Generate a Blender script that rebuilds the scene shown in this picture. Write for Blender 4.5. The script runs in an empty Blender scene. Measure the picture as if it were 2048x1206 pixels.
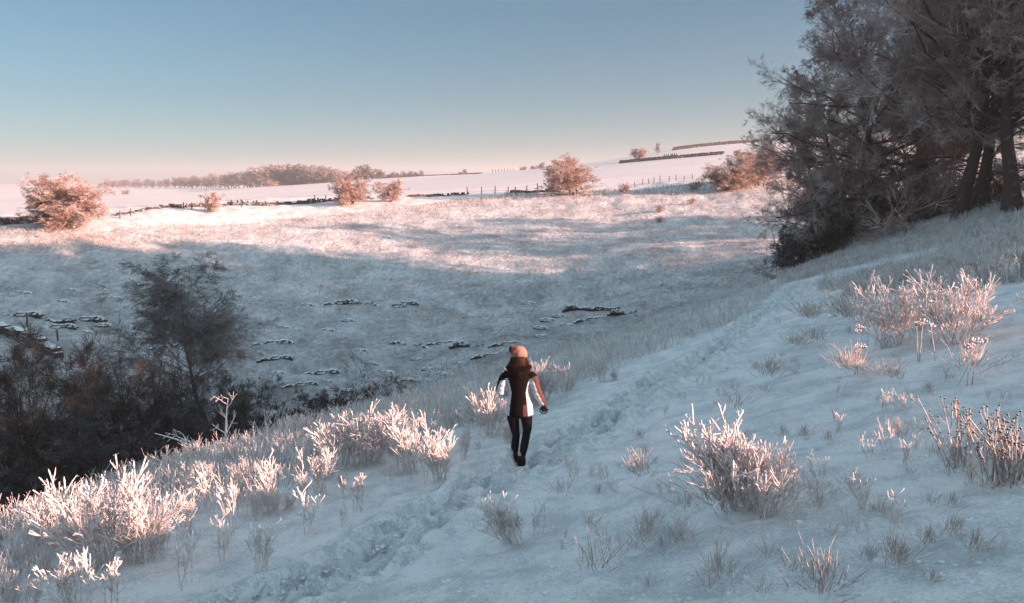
import bpy, bmesh, math, random
import numpy as np
from mathutils import Vector, Matrix

# ------------------------------------------------------------------ camera, sky, sun, exposure
F_PX, PITCH = 1607.0, math.radians(8.6)
SKYTINT = ((.235, .385, .465), (.18, .355, .45), (1.34, 1.56, 1.44))
SUN_AZ, SUN_EL = 107.0, 13.0            # clockwise from the view axis, degrees
S = bpy.context.scene
COL = S.collection
cam = bpy.data.cameras.new('camera'); cam.lens = 36*F_PX/2048; cam.sensor_width = 36
cam.clip_start = 0.05; cam.clip_end = 8000
camo = bpy.data.objects.new('camera', cam); COL.objects.link(camo)
camo.location = (0, 0, 0); camo.rotation_euler = (math.pi/2-PITCH, 0, 0)
S.camera = camo
S.render.resolution_x, S.render.resolution_y = 1024, 603
W = bpy.data.worlds.new('World'); S.world = W; W.use_nodes = True
nt = W.node_tree; nt.nodes.clear()
sky = nt.nodes.new('ShaderNodeTexSky'); sky.sky_type = 'NISHITA'; sky.sun_disc = False
sky.sun_elevation = math.radians(SUN_EL); sky.sun_rotation = math.radians(SUN_AZ)
sky.air_density = 1.0; sky.dust_density = 0.6; sky.ozone_density = 1.6; sky.altitude = 300
bg = nt.nodes.new('ShaderNodeBackground'); bg.inputs['Strength'].default_value = 0.06
hs = nt.nodes.new('ShaderNodeHueSaturation'); hs.inputs['Saturation'].default_value = 0.62
wo = nt.nodes.new('ShaderNodeOutputWorld')
tcw = nt.nodes.new('ShaderNodeTexCoord'); spw = nt.nodes.new('ShaderNodeSeparateXYZ'); nt.links.new(tcw.outputs['Generated'], spw.inputs[0])
rw = nt.nodes.new('ShaderNodeValToRGB'); ew = rw.color_ramp.elements; ew.new(0.5)      # low sky paler at the horizon, bluer above; unseen zenith brightened to fill shade
for q, p_, c_ in zip(ew, (0.0, 0.2, 0.5), SKYTINT): q.position = p_; q.color = (*c_, 1)
mw = nt.nodes.new('ShaderNodeMix'); mw.data_type = 'RGBA'; mw.blend_type = 'MULTIPLY'; mw.inputs[0].default_value = 1.0
nt.links.new(spw.outputs[2], rw.inputs[0]); nt.links.new(sky.outputs[0], hs.inputs['Color']); nt.links.new(hs.outputs[0], mw.inputs[6]); nt.links.new(rw.outputs[0], mw.inputs[7]); nt.links.new(mw.outputs[2], bg.inputs[0]); nt.links.new(bg.outputs[0], wo.inputs[0])
sl = bpy.data.lights.new('sun', 'SUN'); sl.energy = 5.0; sl.angle = math.radians(0.5); sl.color = (1.0, 0.58, 0.46)
so = bpy.data.objects.new('sun', sl); COL.objects.link(so)
az, el = math.radians(SUN_AZ), math.radians(SUN_EL)
SUNV = Vector((math.sin(az)*math.cos(el), math.cos(az)*math.cos(el), math.sin(el)))
so.rotation_euler = SUNV.to_track_quat('Z', 'Y').to_euler()
S.view_settings.view_transform = 'Standard'; S.view_settings.look = 'None'
S.view_settings.gamma = 1.0; S.view_settings.exposure = 2.0

# ------------------------------------------------------------------ helpers
rng = np.random.default_rng(11)
def ray(px, py):
    u = (px-1024)/F_PX; v = (603-py)/F_PX
    return np.array([u, math.cos(PITCH)+v*math.sin(PITCH), -math.sin(PITCH)+v*math.cos(PITCH)])
def at(px, py, Y):
    d = ray(px, py); return d*(Y/d[1])

def hash2(ix, iy, seed):
    h = (ix.astype(np.int64)*374761393 + iy.astype(np.int64)*668265263 + seed*1442695041) & 0xffffffff
    h = ((h ^ (h >> 13))*1274126177) & 0xffffffff
    return ((h ^ (h >> 16)) & 0xffff)/65535.0
def noise(x, y, seed=0):
    x = np.asarray(x, float); y = np.asarray(y, float)
    ix = np.floor(x); iy = np.floor(y); fx = x-ix; fy = y-iy
    fx = fx*fx*(3-2*fx); fy = fy*fy*(3-2*fy)
    a = hash2(ix, iy, seed); b = hash2(ix+1, iy, seed); c = hash2(ix, iy+1, seed); d = hash2(ix+1, iy+1, seed)
    return (a*(1-fx)+b*fx)*(1-fy)+(c*(1-fx)+d*fx)*fy - 0.5
def fbm(x, y, sc, oct=3, seed=0):
    t = 0; a = 1.0
    for o in range(oct):
        t = t + a*noise(np.asarray(x)/sc + 17.3*o, np.asarray(y)/sc - 9.1*o, seed+o); sc *= 0.5; a *= 0.5
    return t
def sstep(a, b, x):
    t = np.clip((x-a)/(b-a), 0, 1); return t*t*(3-2*t)

# ------------------------------------------------------------------ terrain heights
class TPS:
    def __init__(s, pts, lam=0.02, sc=20.0):
        P = np.array(pts, float); s.sc = sc
        s.c = P[:, :2]/sc; n = len(P)
        K = s.k(s.c, s.c) + lam*np.eye(n)
        A = np.zeros((n+3, n+3)); A[:n, :n] = K; A[:n, n] = 1; A[:n, n+1:] = s.c
        A[n, :n] = 1; A[n+1:, :n] = s.c.T
        s.w = np.linalg.solve(A, np.concatenate([P[:, 2], [0, 0, 0]]))
    def k(s, a, b):
        r2 = ((a[:, None, :]-b[None, :, :])**2).sum(-1)
        return 0.5*r2*np.log(r2+1e-12)
    def __call__(s, x, y):
        x = np.atleast_1d(np.asarray(x, float)); y = np.atleast_1d(np.asarray(y, float)); sh = x.shape
        p = np.stack([x.ravel(), y.ravel()], 1)/s.sc; out = np.empty(len(p)); n = len(s.c)
        for i in range(0, len(p), 60000):
            q = p[i:i+60000]; out[i:i+60000] = s.k(q, s.c)@s.w[:n] + s.w[n] + q@s.w[n+1:]
        return out.reshape(sh)
CREST = [(-150, 1120, 9.0), (0, 1066, 10.5), (280, 968, 13.5), (560, 872, 17), (850, 797, 22), (1000, 752, 25.5), (1200, 686, 31.5),
         (1400, 616, 39), (1530, 570, 46), (1575, 545, 51), (1640, 508, 53), (1800, 455, 52), (1920, 420, 49), (2048, 402, 46), (2250, 385, 43)]
NP_ = [tuple(at(*c)) for c in CREST]
NP_ += [tuple(at(*c)) for c in [(1040, 935, 10.6), (600, 1206, 6.4), (1280, 790, 15.6), (1500, 640, 29), (2048, 1206, 3.5), (2048, 800, 7.6),
        (2048, 600, 15), (2048, 480, 28), (1450, 1030, 5.9), (1750, 700, 13.5), (200, 1150, 7.6), (1300, 1206, 4.6), (560, 985, 11.0), (1650, 590, 27)]]
NP_ += [(0, 0, -1.6), (-8, 0, -3.3), (0, -12, -0.6), (18, 0, 0.95), (18, 14, -0.4), (34, 0, 2.8), (34, 20, 2.8), (50, 0, 5.0), (50, 25, 5.5), (70, 5, 6.5), (66, 32, 9),
        (30, -25, 6.0), (70, -30, 9), (-20, -20, -4.5)]
TN = TPS(NP_, 0.01)
cr = np.array([at(*c) for c in CREST]); CT = np.arctan2(cr[:, 0], cr[:, 1]); CR = np.hypot(cr[:, 0], cr[:, 1])
CT = np.concatenate([[-math.pi, -2.2, -1.3, -0.8], CT, [0.72, 1.0, 1.5, 2.2, math.pi]])
CR = np.concatenate([[40, 26, 11, 9.5], CR, [56, 62, 75, 80, 40]])
FP_ = [tuple(at(*c)) for c in [(-200, 470, 84), (0, 452, 88), (140, 452, 90), (420, 420, 105), (700, 403, 115), (900, 392, 125), (1150, 388, 118), (1250, 386, 120), (1450, 376, 112),
       (0, 500, 80), (500, 470, 92), (1000, 470, 94), (1300, 440, 98), (1500, 480, 80), (300, 600, 70), (750, 605, 72), (1250, 620, 62), (1100, 540, 80),
       (80, 670, 58), (870, 690, 59), (500, 750, 52), (760, 800, 46), (200, 900, 38), (-100, 900, 36), (1300, 650, 54), (1460, 570, 60),
       (0, 391, 520), (300, 388, 520), (600, 379, 500), (850, 353, 450), (1000, 346, 400), (1200, 323, 330), (1350, 300, 320), (1530, 283, 320),
       (1750, 275, 300), (2000, 268, 270), (200, 430, 150), (600, 398, 180), (1000, 365, 220), (1350, 343, 200), (1240, 326, 280), (1470, 307, 262), (200, 397, 300), (700, 372, 330)]]
FP_ += [(-30, 10, -15), (0, 22, -15), (30, 32, -13), (60, 20, -10), (-60, -20, -16), (35, 82, -5.5), (62, 90, -3), (110, 100, 1), (150, 160, 6), (20, 430, 3), (150, 450, 11), (200, 20, 0), (0, -60, -16)]
TF = TPS(FP_, 0.01, 60.0)

def base_height(x, y):
    x = np.atleast_1d(np.asarray(x, float)); y = np.atleast_1d(np.asarray(y, float))
    r = np.hypot(x, y)+1e-6; th = np.arctan2(x, y); Rc = np.interp(th, CT, CR)
    q = np.minimum(1, Rc/r)
    zn = TN(x*q, y*q); s = np.maximum(0, r-Rc)
    m = 0.52 - 0.30*sstep(0.30, 0.5, th)
    zn = zn*np.where(th > 0.9, 1+0*s, 1+s/Rc) - m*(np.sqrt(s*s+36)-6)*np.where(np.abs(th) > 1.1, 0.6, 1)
    qf = np.minimum(1, 520/r)
    zf = TF(x*qf, y*qf) - 0.0015*np.maximum(0, r-520)
    w = 0.8; d = (zn-zf)/w
    z = zf + w*(np.log1p(np.exp(-np.abs(d)))+np.maximum(d, 0))
    near = 1/(1+np.exp(-np.clip(d, -30, 30)))
    return z, near, s
def rough(x, y, near, r):
    z = 0.20*fbm(x, y, 2.4, 3, 5)*near*sstep(1, 6, r)
    z = z + near*(0.075*fbm(x, y, 0.60, 4, 21) + 0.03*np.abs(noise(x/0.2, y/0.2, 23)) + 0.05*np.maximum(0, noise(x/0.45, y/0.45, 31)-0.27)*sstep(-0.1, 0.3, noise(x/3.1, y/3.1, 8)))
    far = (1-near)*(1-sstep(110, 150, y))
    z = z + far*(0.8*fbm(x, y, 14, 2, 41) + 0.30*fbm(x, y*1.6, 2.2, 3, 51))
    z = z + (1-near)*sstep(110, 150, y)*(0.5*fbm(x, y, 40, 2, 61))
    # little limestone ledges across the far slope
    led = 0.45*np.tanh(6*noise(x/16, y/3.4, 71))*sstep(42, 50, y)*(1-sstep(74, 86, y))*(1-near)
    return z + led
PATH = None
def H(x, y, dip=True):
    z, near, s = base_height(x, y)
    x = np.atleast_1d(x); y = np.atleast_1d(y)
    z = z + rough(x, y, near, np.hypot(x, y))
    if dip and PATH is not None:
        d = path_dist(x, y); z = z - 0.65*(1-sstep(0.50, 0.84, d))
    return z
def path_dist(x, y):
    x = np.asarray(x, float); y = np.asarray(y, float)
    d = np.full(x.shape, 99.0); m = (np.abs(x) < 40) & (y > -6) & (y < 62)
    if m.any():
        p = np.stack([x[m], y[m]], 1); best = np.full(len(p), 99.0)
        for a, b in zip(PATH[:-1], PATH[1:]):
            ab = b[:2]-a[:2]; t = np.clip(((p-a[:2])@ab)/(ab@ab), 0, 1)
            best = np.minimum(best, np.hypot(*(p-a[:2]-t[:, None]*ab).T))
        d[m] = best
    return d
def hit(px, py, lo=2.5, hi=900):
    d = ray(px, py); Y = np.exp(np.linspace(math.log(lo), math.log(hi), 1400))
    k = Y/d[1]; X = d[0]*k; Z = d[2]*k
    g = base_height(X, Y); h = g[0]+rough(X, Y, g[1], np.hypot(X, Y))
    i = np.where(h >= Z)[0]
    i = i[0] if len(i) else len(Y)-1
    return np.array([X[i], Y[i], h[i]])
ppx = [(250, 1330), (400, 1262), (560, 1190), (760, 1085), (960, 975), (1050, 930), (1200, 843), (1330, 762), (1440, 693), (1530, 630), (1580, 590), (1606, 566)]
pp = np.array([hit(*p) for p in ppx])
tt = np.linspace(0, len(pp)-1, 70)
PATH = np.stack([np.interp(tt, range(len(pp)), pp[:, k]) for k in range(3)], 1)
for _ in range(3): PATH[1:-1] = (PATH[:-2]+2*PATH[1:-1]+PATH[2:])/4

# ------------------------------------------------------------------ mesh building
class Acc:
    def __init__(s): s.v = []; s.f = []; s.n = 0
    def add(s, V, Fq):
        s.v.append(V.reshape(-1, 3)); s.f.append(Fq.reshape(-1, 4)+s.n); s.n += V.reshape(-1, 3).shape[0]
    def mesh(s, name, mat, smooth=True):
        V = np.concatenate(s.v).astype(np.float32); Q = np.concatenate(s.f).astype(np.int32)
        me = bpy.data.meshes.new(name); me.vertices.add(len(V)); me.vertices.foreach_set('co', V.ravel())
        me.loops.add(Q.size); me.loops.foreach_set('vertex_index', Q.ravel())
        me.polygons.add(len(Q)); me.polygons.foreach_set('loop_start', np.arange(0, Q.size, 4, dtype=np.int32))
        me.update(calc_edges=True)
        me.polygons.foreach_set('use_smooth', np.full(len(Q), smooth)); me.materials.append(mat)
        return me
def tubes(acc, P, R, k=3):
    M, n, _ = P.shape
    if M == 0: return
    T = np.gradient(P, axis=1); T /= np.linalg.norm(T, axis=2, keepdims=True)+1e-9
    mt = np.abs(T.mean(1)); ref = np.where((mt[:, 2] > 0.8)[:, None], [[1.0, 0, 0]], [[0, 0, 1.0]])[:, None, :]
    U = np.cross(T, ref); U /= np.linalg.norm(U, axis=2, keepdims=True)+1e-9; Vv = np.cross(T, U)
    a = np.arange(k)*2*math.pi/k
    V = P[:, :, None, :] + R[:, :, None, None]*(np.cos(a)[None, None, :, None]*U[:, :, None, :]+np.sin(a)[None, None, :, None]*Vv[:, :, None, :])
    b = np.arange(M)[:, None, None]*n*k + np.arange(n-1)[None, :, None]*k
    j = np.arange(k)[None, None, :]; j2 = (j+1) % k
    acc.add(V, np.stack([b+j, b+j2, b+k+j2, b+k+j], -1))
def boxes(acc, C, Sz, yaw, jit=0.18, tilt=0.0, r=None):
    r = r or rng
    n = len(C); c = np.array([[-1, -1, -1], [1, -1, -1], [1, 1, -1], [-1, 1, -1], [-1, -1, 1], [1, -1, 1], [1, 1, 1], [-1, 1, 1]])*0.5
    V = c[None]*(1+r.uniform(-jit, jit, (n, 8, 3)))*Sz[:, None, :]
    if tilt:
        t = r.normal(0, tilt, n); V = np.stack([V[..., 0]*np.cos(t)[:, None]-V[..., 2]*np.sin(t)[:, None], V[..., 1], V[..., 0]*np.sin(t)[:, None]+V[..., 2]*np.cos(t)[:, None]], -1)
    ca, sa = np.cos(yaw)[:, None], np.sin(yaw)[:, None]
    V = np.stack([V[..., 0]*ca-V[..., 1]*sa, V[..., 0]*sa+V[..., 1]*ca, V[..., 2]], -1)+C[:, None, :]
    q = np.array([[0, 3, 2, 1], [4, 5, 6, 7], [0, 1, 5, 4], [1, 2, 6, 5], [2, 3, 7, 6], [3, 0, 4, 7]])
    acc.add(V, q[None]+8*np.arange(n)[:, None, None])
def grow(P, R, nc, t0, t1, Lf, ang, n, wig, up, rr, r, rmin=0.003, absL=None, even=False):
    M, m, _ = P.shape; idx = np.repeat(np.arange(M), nc); K = len(idx)
    t = r.uniform(t0, t1, K)
    if even: t = t0+(t1-t0)*((np.tile(np.arange(nc), M)+r.uniform(0, 1, K))/nc)
    ft = t*(m-1); i = np.minimum(ft.astype(int), m-2); f = (ft-i)[:, None]
    A = P[idx, i]; B = P[idx, i+1]; pos = A*(1-f)+B*f; T = B-A; T /= np.linalg.norm(T, axis=1, keepdims=True)+1e-9
    Lp = np.linalg.norm(np.diff(P, axis=1), axis=2).sum(1)[idx]
    L = (Lp*Lf*(1-0.45*t) if absL is None else absL(t))*r.uniform(0.6, 1.25, K)
    w = r.normal(size=(K, 3)); w -= (w*T).sum(1)[:, None]*T; w /= np.linalg.norm(w, axis=1, keepdims=True)+1e-9
    a = np.radians(r.normal(ang, 12, K))[:, None]; d = np.cos(a)*T+np.sin(a)*w
    out = np.empty((K, n, 3)); out[:, 0] = pos; st = (L/(n-1))[:, None]
    for j in range(1, n):
        d = d + wig*r.normal(size=(K, 3)); d[:, 2] += up; d /= np.linalg.norm(d, axis=1, keepdims=True)
        out[:, j] = out[:, j-1]+d*st
    r0 = np.maximum(rmin, rr*(R[idx, i]))[:, None]
    return out, np.maximum(rmin*0.7, r0*(1-0.75*np.linspace(0, 1, n))[None])

# ------------------------------------------------------------------ materials
def newmat(name, rough=0.8):
    m = bpy.data.materials.new(name); m.use_nodes = True; n = m.node_tree; b = n.nodes['Principled BSDF']
    b.inputs['Roughness'].default_value = rough; b.inputs['Specular IOR Level'].default_value = 0.25
    return m, n, b
def nd(n, t, **kw):
    o = n.nodes.new(t)
    for k, v in kw.items():
        if k.startswith('_'): setattr(o, k[1:], v)
        else: o.inputs[k].default_value = v
    return o
def ramp(n, src, stops):
    r = n.nodes.new('ShaderNodeValToRGB'); e = r.color_ramp.elements
    while len(e) < len(stops): e.new(0.5)
    for q, (p, c) in zip(e, stops): q.position = p; q.color = c if len(c) == 4 else (*c, 1)
    n.links.new(src, r.inputs[0]); return r
def g(v): return (v, v, v)
def mix(n, f, a, b):
    m = n.nodes.new('ShaderNodeMix'); m.data_type = 'RGBA'
    for s, v in ((0, f), (6, a), (7, b)):
        if hasattr(v, 'is_linked') or hasattr(v, 'links'): n.links.new(v, m.inputs[s])
        elif s == 0: m.inputs[0].default_value = v
        else: m.inputs[s].default_value = (*v, 1)
    return m.outputs[2]
def math_(n, op, a, b=None):
    m = n.nodes.new('ShaderNodeMath'); m.operation = op
    for i, v in enumerate((a, b)):
        if v is None: continue
        if isinstance(v, (int, float)): m.inputs[i].default_value = v
        else: n.links.new(v, m.inputs[i])
    return m.outputs[0]
def frosty(name, bark, frost=(0.80, 0.80, 0.82), amount=0.2, nz=0.5, sc=6.0, contrast=1.0):
    m, n, b = newmat(name, 0.75)
    ge = n.nodes.new('ShaderNodeNewGeometry'); sp = n.nodes.new('ShaderNodeSeparateXYZ'); n.links.new(ge.outputs['Normal'], sp.inputs[0])
    tc = n.nodes.new('ShaderNodeTexCoord'); no = nd(n, 'ShaderNodeTexNoise', Scale=sc, Detail=3.0); n.links.new(tc.outputs['Object'], no.inputs['Vector'])
    a = math_(n, 'MULTIPLY', sp.outputs[2], nz); c = math_(n, 'MULTIPLY', math_(n, 'SUBTRACT', no.outputs[0], 0.5), 2.0*contrast)
    s = math_(n, 'ADD', math_(n, 'ADD', a, c), amount); s2 = n.nodes.new('ShaderNodeClamp'); n.links.new(s, s2.inputs[0])
    n.links.new(mix(n, s2.outputs[0], bark, frost), b.inputs['Base Color']); return m
def plain(name, col, rough=0.8, bump=0, bs=60):
    m, n, b = newmat(name, rough); tc = n.nodes.new('ShaderNodeTexCoord')
    no = nd(n, 'ShaderNodeTexNoise', Scale=bs, Detail=4.0); n.links.new(tc.outputs['Object'], no.inputs['Vector'])
    r = ramp(n, no.outputs[0], [(0.3, tuple(c*0.75 for c in col)), (0.7, tuple(min(1, c*1.2) for c in col))]); n.links.new(r.outputs[0], b.inputs['Base Color'])
    if bump:
        bu = nd(n, 'ShaderNodeBump', Strength=bump, Distance=0.01); n.links.new(no.outputs[0], bu.inputs['Height']); n.links.new(bu.outputs[0], b.inputs['Normal'])
    return m
def snow_mat(name, snow, grass, lo, hi, sc1, sc2, bump, bd, stretch=(1, 1, 1), low=0):
    m, n, b = newmat(name, 0.55); tc = n.nodes.new('ShaderNodeTexCoord')
    mp = nd(n, 'ShaderNodeMapping'); mp.inputs['Scale'].default_value = stretch; n.links.new(tc.outputs['Object'], mp.inputs[0])
    a = nd(n, 'ShaderNodeTexNoise', Scale=sc1, Detail=6.0, Roughness=0.7); c = nd(n, 'ShaderNodeTexNoise', Scale=sc2, Detail=4.0, Roughness=0.6)
    n.links.new(mp.outputs[0], a.inputs['Vector']); n.links.new(mp.outputs[0], c.inputs['Vector'])
    s = math_(n, 'ADD', math_(n, 'MULTIPLY', a.outputs[0], 0.6), math_(n, 'MULTIPLY', c.outputs[0], 0.4))
    if low:                                                           # coarser grass, with the hollow's shade painted in, towards the valley bottom
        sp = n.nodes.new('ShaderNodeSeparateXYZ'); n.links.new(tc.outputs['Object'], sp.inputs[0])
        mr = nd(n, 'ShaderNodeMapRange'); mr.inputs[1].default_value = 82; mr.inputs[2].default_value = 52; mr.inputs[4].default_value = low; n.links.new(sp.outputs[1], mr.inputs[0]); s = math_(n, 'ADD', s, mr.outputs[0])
    r = ramp(n, s, [(lo, g(0)), (hi, g(1))])
    n.links.new(mix(n, r.outputs[0], snow, grass), b.inputs['Base Color'])
    f = nd(n, 'ShaderNodeTexNoise', Scale=bd[0], Detail=5.0, Roughness=0.65); n.links.new(tc.outputs['Object'], f.inputs['Vector'])
    bu = nd(n, 'ShaderNodeBump', Strength=bump, Distance=bd[1]); n.links.new(f.outputs[0], bu.inputs['Height']); n.links.new(bu.outputs[0], b.inputs['Normal'])
    return m
SNOWC = (0.80, 0.84, 0.86)
M = {}
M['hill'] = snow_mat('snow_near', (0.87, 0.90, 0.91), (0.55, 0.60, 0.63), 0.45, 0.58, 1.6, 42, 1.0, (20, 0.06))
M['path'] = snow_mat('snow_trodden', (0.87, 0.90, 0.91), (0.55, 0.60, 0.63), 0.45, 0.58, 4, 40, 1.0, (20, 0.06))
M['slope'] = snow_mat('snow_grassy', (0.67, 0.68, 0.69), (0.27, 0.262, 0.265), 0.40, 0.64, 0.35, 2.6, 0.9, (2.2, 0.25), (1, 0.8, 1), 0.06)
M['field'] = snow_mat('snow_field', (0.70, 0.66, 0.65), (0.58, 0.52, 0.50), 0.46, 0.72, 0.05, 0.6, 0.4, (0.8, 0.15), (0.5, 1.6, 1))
M['beech'] = frosty('frosted_beech_bark', (0.045, 0.032, 0.028), (0.50, 0.48, 0.49), -0.22, 0.45, 3.0, 0.8)
M['beechtwig'] = frosty('frosted_beech_twigs', (0.15, 0.095, 0.080), (0.68, 0.58, 0.55), 0.34, 0.40, 0.6, 1.4)
M['dark'] = frosty('dark_bark', (0.030, 0.024, 0.022), (0.45, 0.45, 0.46), -0.25, 0.4, 4.0, 0.8)
M['darktwig'] = frosty('dark_twigs', (0.030, 0.024, 0.022), (0.34, 0.32, 0.32), 0.0, 0.35, 1.2, 0.8)
M['thorn'] = frosty('hawthorn_bark', (0.06, 0.04, 0.03), (0.7, 0.68, 0.68), -0.1, 0.4, 4, 0.8)
M['thorntwig'] = frosty('hawthorn_twigs', (0.24, 0.13, 0.085), (0.80, 0.70, 0.67), 0.30, 0.4, 0.8, 1.2)
M['fartwig'] = frosty('far_twigs', (0.16, 0.11, 0.10), (0.60, 0.55, 0.54), 0.25, 0.3, 0.2, 1.0)
M['birchtwig'] = frosty('birch_twigs', (0.10, 0.085, 0.08), (0.5, 0.5, 0.5), 0.15, 0.3, 1.0, 0.8)
M['stem'] = frosty('frosted_stems', (0.36, 0.27, 0.23), (0.78, 0.75, 0.75), 0.62, 0.45, 22, 0.8)
M['blade'] = frosty('frosted_blades', (0.26, 0.18, 0.13), (0.64, 0.61, 0.60), 0.40, 0.4, 14, 1.2)
M['heather'] = frosty('frosted_heather', (0.24, 0.18, 0.15), (0.78, 0.77, 0.77), 0.66, 0.4, 3, 1.4)
M['fargrass'] = frosty('far_grass', (0.32, 0.21, 0.15), (0.70, 0.62, 0.58), 0.25, 0.2, 0.5, 1.0)
M['head'] = frosty('dark_seed_heads', (0.035, 0.022, 0.02), (0.85, 0.85, 0.86), -0.05, 0.8, 30, 0.4)
M['rock'] = frosty('snowy_rock', (0.040, 0.030, 0.024), (0.78, 0.80, 0.82), -1.25, 2.5, 2.0, 0.5)
M['wall'] = frosty('dry_stone', (0.055, 0.043, 0.036), (0.80, 0.81, 0.82), -0.25, 1.3, 1.5, 0.6)
M['post'] = frosty('weathered_post', (0.10, 0.075, 0.06), (0.8, 0.8, 0.8), -0.1, 0.6, 8, 0.5)
M['clod'] = snow_mat('snow_clods', SNOWC, (0.72, 0.74, 0.75), 0.5, 0.7, 3, 9, 0.6, (30, 0.03))

def tag(o, label=None, cat=None, group=None, kind=None):
    for k, v in (('label', label), ('category', cat), ('group', group), ('kind', kind)):
        if v: o[k] = v
    return o
def link(name, me, loc=(0, 0, 0), rz=0, sc=1, parent=None):
    o = bpy.data.objects.new(name, me); COL.objects.link(o)
    o.location = loc; o.rotation_euler = (0, 0, rz); o.scale = (sc, sc, sc) if np.isscalar(sc) else sc
    if parent: o.parent = parent
    return o

# ------------------------------------------------------------------ the ground: one polar sheet round the camera, split by region
def ground():
    f = np.radians(np.arange(-40, 40.01, 0.095)); c = np.radians(np.arange(42, 318.1, 2.0))
    th = np.concatenate([f, c]); nth = len(th)
    R = [0.4]
    while R[-1] < 3200: R.append(R[-1]*1.0085 if 3 < R[-1] < 140 else R[-1]*1.022)
    R = np.array(R); nr = len(R)
    x = R[:, None]*np.sin(th)[None]; y = R[:, None]*np.cos(th)[None]
    z, near, s = base_height(x, y); z = z + rough(x, y, near, np.hypot(x, y)); z -= 0.65*(1-sstep(0.50, 0.84, path_dist(x, y)))
    V = np.stack([x, y, z], -1).reshape(-1, 3)
    i = np.arange(nr-1)[:, None]; j = np.arange(nth)[None]; j2 = (j+1) % nth
    Q = np.stack([i*nth+j, i*nth+j2, (i+1)*nth+j2, (i+1)*nth+j], -1)[..., ::-1]
    nf = near[:-1]; yf = y[:-1]
    edge = 101+np.interp(x[:-1], [-90, -45, -20, 0, 12, 40, 80], [-16, -13, 5, 20, 21, 18, 30])+1.5*noise(x[:-1]/5, yf/5, 3)
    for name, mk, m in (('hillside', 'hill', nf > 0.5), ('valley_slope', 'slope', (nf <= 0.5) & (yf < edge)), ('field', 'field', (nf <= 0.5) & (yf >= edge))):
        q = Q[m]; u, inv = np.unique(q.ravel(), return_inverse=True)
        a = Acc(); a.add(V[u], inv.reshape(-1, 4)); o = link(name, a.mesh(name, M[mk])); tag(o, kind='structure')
ground()

def make_path():
    seg = np.diff(PATH[:, :2], axis=0); L = np.concatenate([[0], np.cumsum(np.hypot(*seg.T))]); n = int(L[-1]/0.03)
    s = np.linspace(0, L[-1], n); cx = np.interp(s, L, PATH[:, 0]); cy = np.interp(s, L, PATH[:, 1])
    tx = np.gradient(cx); ty = np.gradient(cy); k = np.hypot(tx, ty); tx /= k; ty /= k
    w = np.linspace(-0.88, 0.88, 59); x = cx[:, None]+w[None]*ty[:, None]; y = cy[:, None]-w[None]*tx[:, None]
    z, near, _ = base_height(x, y); z = z + rough(x, y, near, np.hypot(x, y))
    W2, S2 = np.meshgrid(w, s); wob = 0.16*noise(S2/2.5, 0*S2, 77)
    core = 1-sstep(0.46, 0.66, np.abs(W2+wob)+0.14*noise(S2/0.5, W2/0.5, 78))
    d = -0.19*core + core*(0.14*fbm(x, y, 0.5, 2, 81)+0.20*(0.5-2.2*np.abs(noise(x/0.30, y/0.30, 87)))+0.11*(0.5-2.2*np.abs(noise(x/0.15, y/0.15, 88)))+0.02*noise(x/0.09, y/0.09, 83))
    rim = np.exp(-((np.abs(W2+wob)-0.55)/0.12)**2); d = d + rim*(0.09+0.20*fbm(x, y, 0.30, 2, 85))
    r = np.random.default_rng(5)
    for side in (-0.24, 0.22):                                   # footprints, heel to toe
        for q in np.arange(0.3+r.uniform(0, .4), L[-1], 0.62):
            q += r.normal(0, 0.07); ww = side+r.normal(0, 0.07)
            m = slice(max(0, int((q-0.3)/0.03)), int((q+0.3)/0.03))
            e = ((S2[m]-q)/0.17)**2+((W2[m]-ww)/0.088)**2
            d[m] -= 0.20*np.exp(-e**3)-0.06*np.exp(-(e-1.9)**2*1.6)
    fade = 1-sstep(0.72, 0.86, np.abs(W2)); z = z + d*fade + 0.006*fade - 0.035*(1-fade)
    a = Acc(); i = np.arange(n-1)[:, None]; j = np.arange(58)[None]
    a.add(np.stack([x, y, z], -1), np.stack([i*59+j, i*59+j+1, (i+1)*59+j+1, (i+1)*59+j], -1))
    tag(link('path', a.mesh('path', M['path'])), kind='structure')
make_path()
def clods(n, seed, name, label, spread, r0, r1, ymax):
    r = np.random.default_rng(seed); w_ = 1/np.maximum(PATH[:-1, 1], 4); L = np.hypot(*np.diff(PATH[:, :2], axis=0).T); pr = L*w_; pr /= pr.sum()
    i = r.choice(len(PATH)-1, n, p=pr); t = r.uniform(0, 1, n)[:, None]; P = PATH[i, :2]*(1-t)+PATH[i+1, :2]*t
    T = PATH[i+1, :2]-PATH[i, :2]; T /= np.linalg.norm(T, axis=1, keepdims=True); off = spread(r, n)
    x = P[:, 0]+T[:, 1]*off; y = P[:, 1]-T[:, 0]*off; k = (y > 2.5) & (y < ymax); x, y, off = x[k], y[k], off[k]; n = len(x)
    z, ne, _ = base_height(x, y); z = z+rough(x, y, ne, np.hypot(x, y))-.12*(1-sstep(.40, .66, np.abs(off)))
    u = np.arange(7)*2*math.pi/7; v = np.linspace(-1.3, 1.4, 5); B = np.stack([np.cos(v)[:, None]*np.cos(u), np.cos(v)[:, None]*np.sin(u), np.repeat(np.sin(v)[:, None], 7, 1)], -1)
    R_ = (r0+(r1-r0)*r.uniform(0, 1, n)**2.5)
    V = B[None]*R_[:, None, None, None]*np.array([1, 1, .65])*(1+r.uniform(-.3, .3, (n, 5, 7, 1)))+np.stack([x, y, z], 1)[:, None, None]
    ii = np.arange(4)[:, None]*7; j = np.arange(7)[None]; j2 = (j+1) % 7; q = np.stack([ii+j, ii+j2, ii+7+j2, ii+7+j], -1).reshape(-1, 4)
    a = Acc(); a.add(V, q[None]+35*np.arange(n)[:, None, None]); tag(link(name, a.mesh(name, M['clod'])), label, 'snow', kind='stuff')
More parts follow.
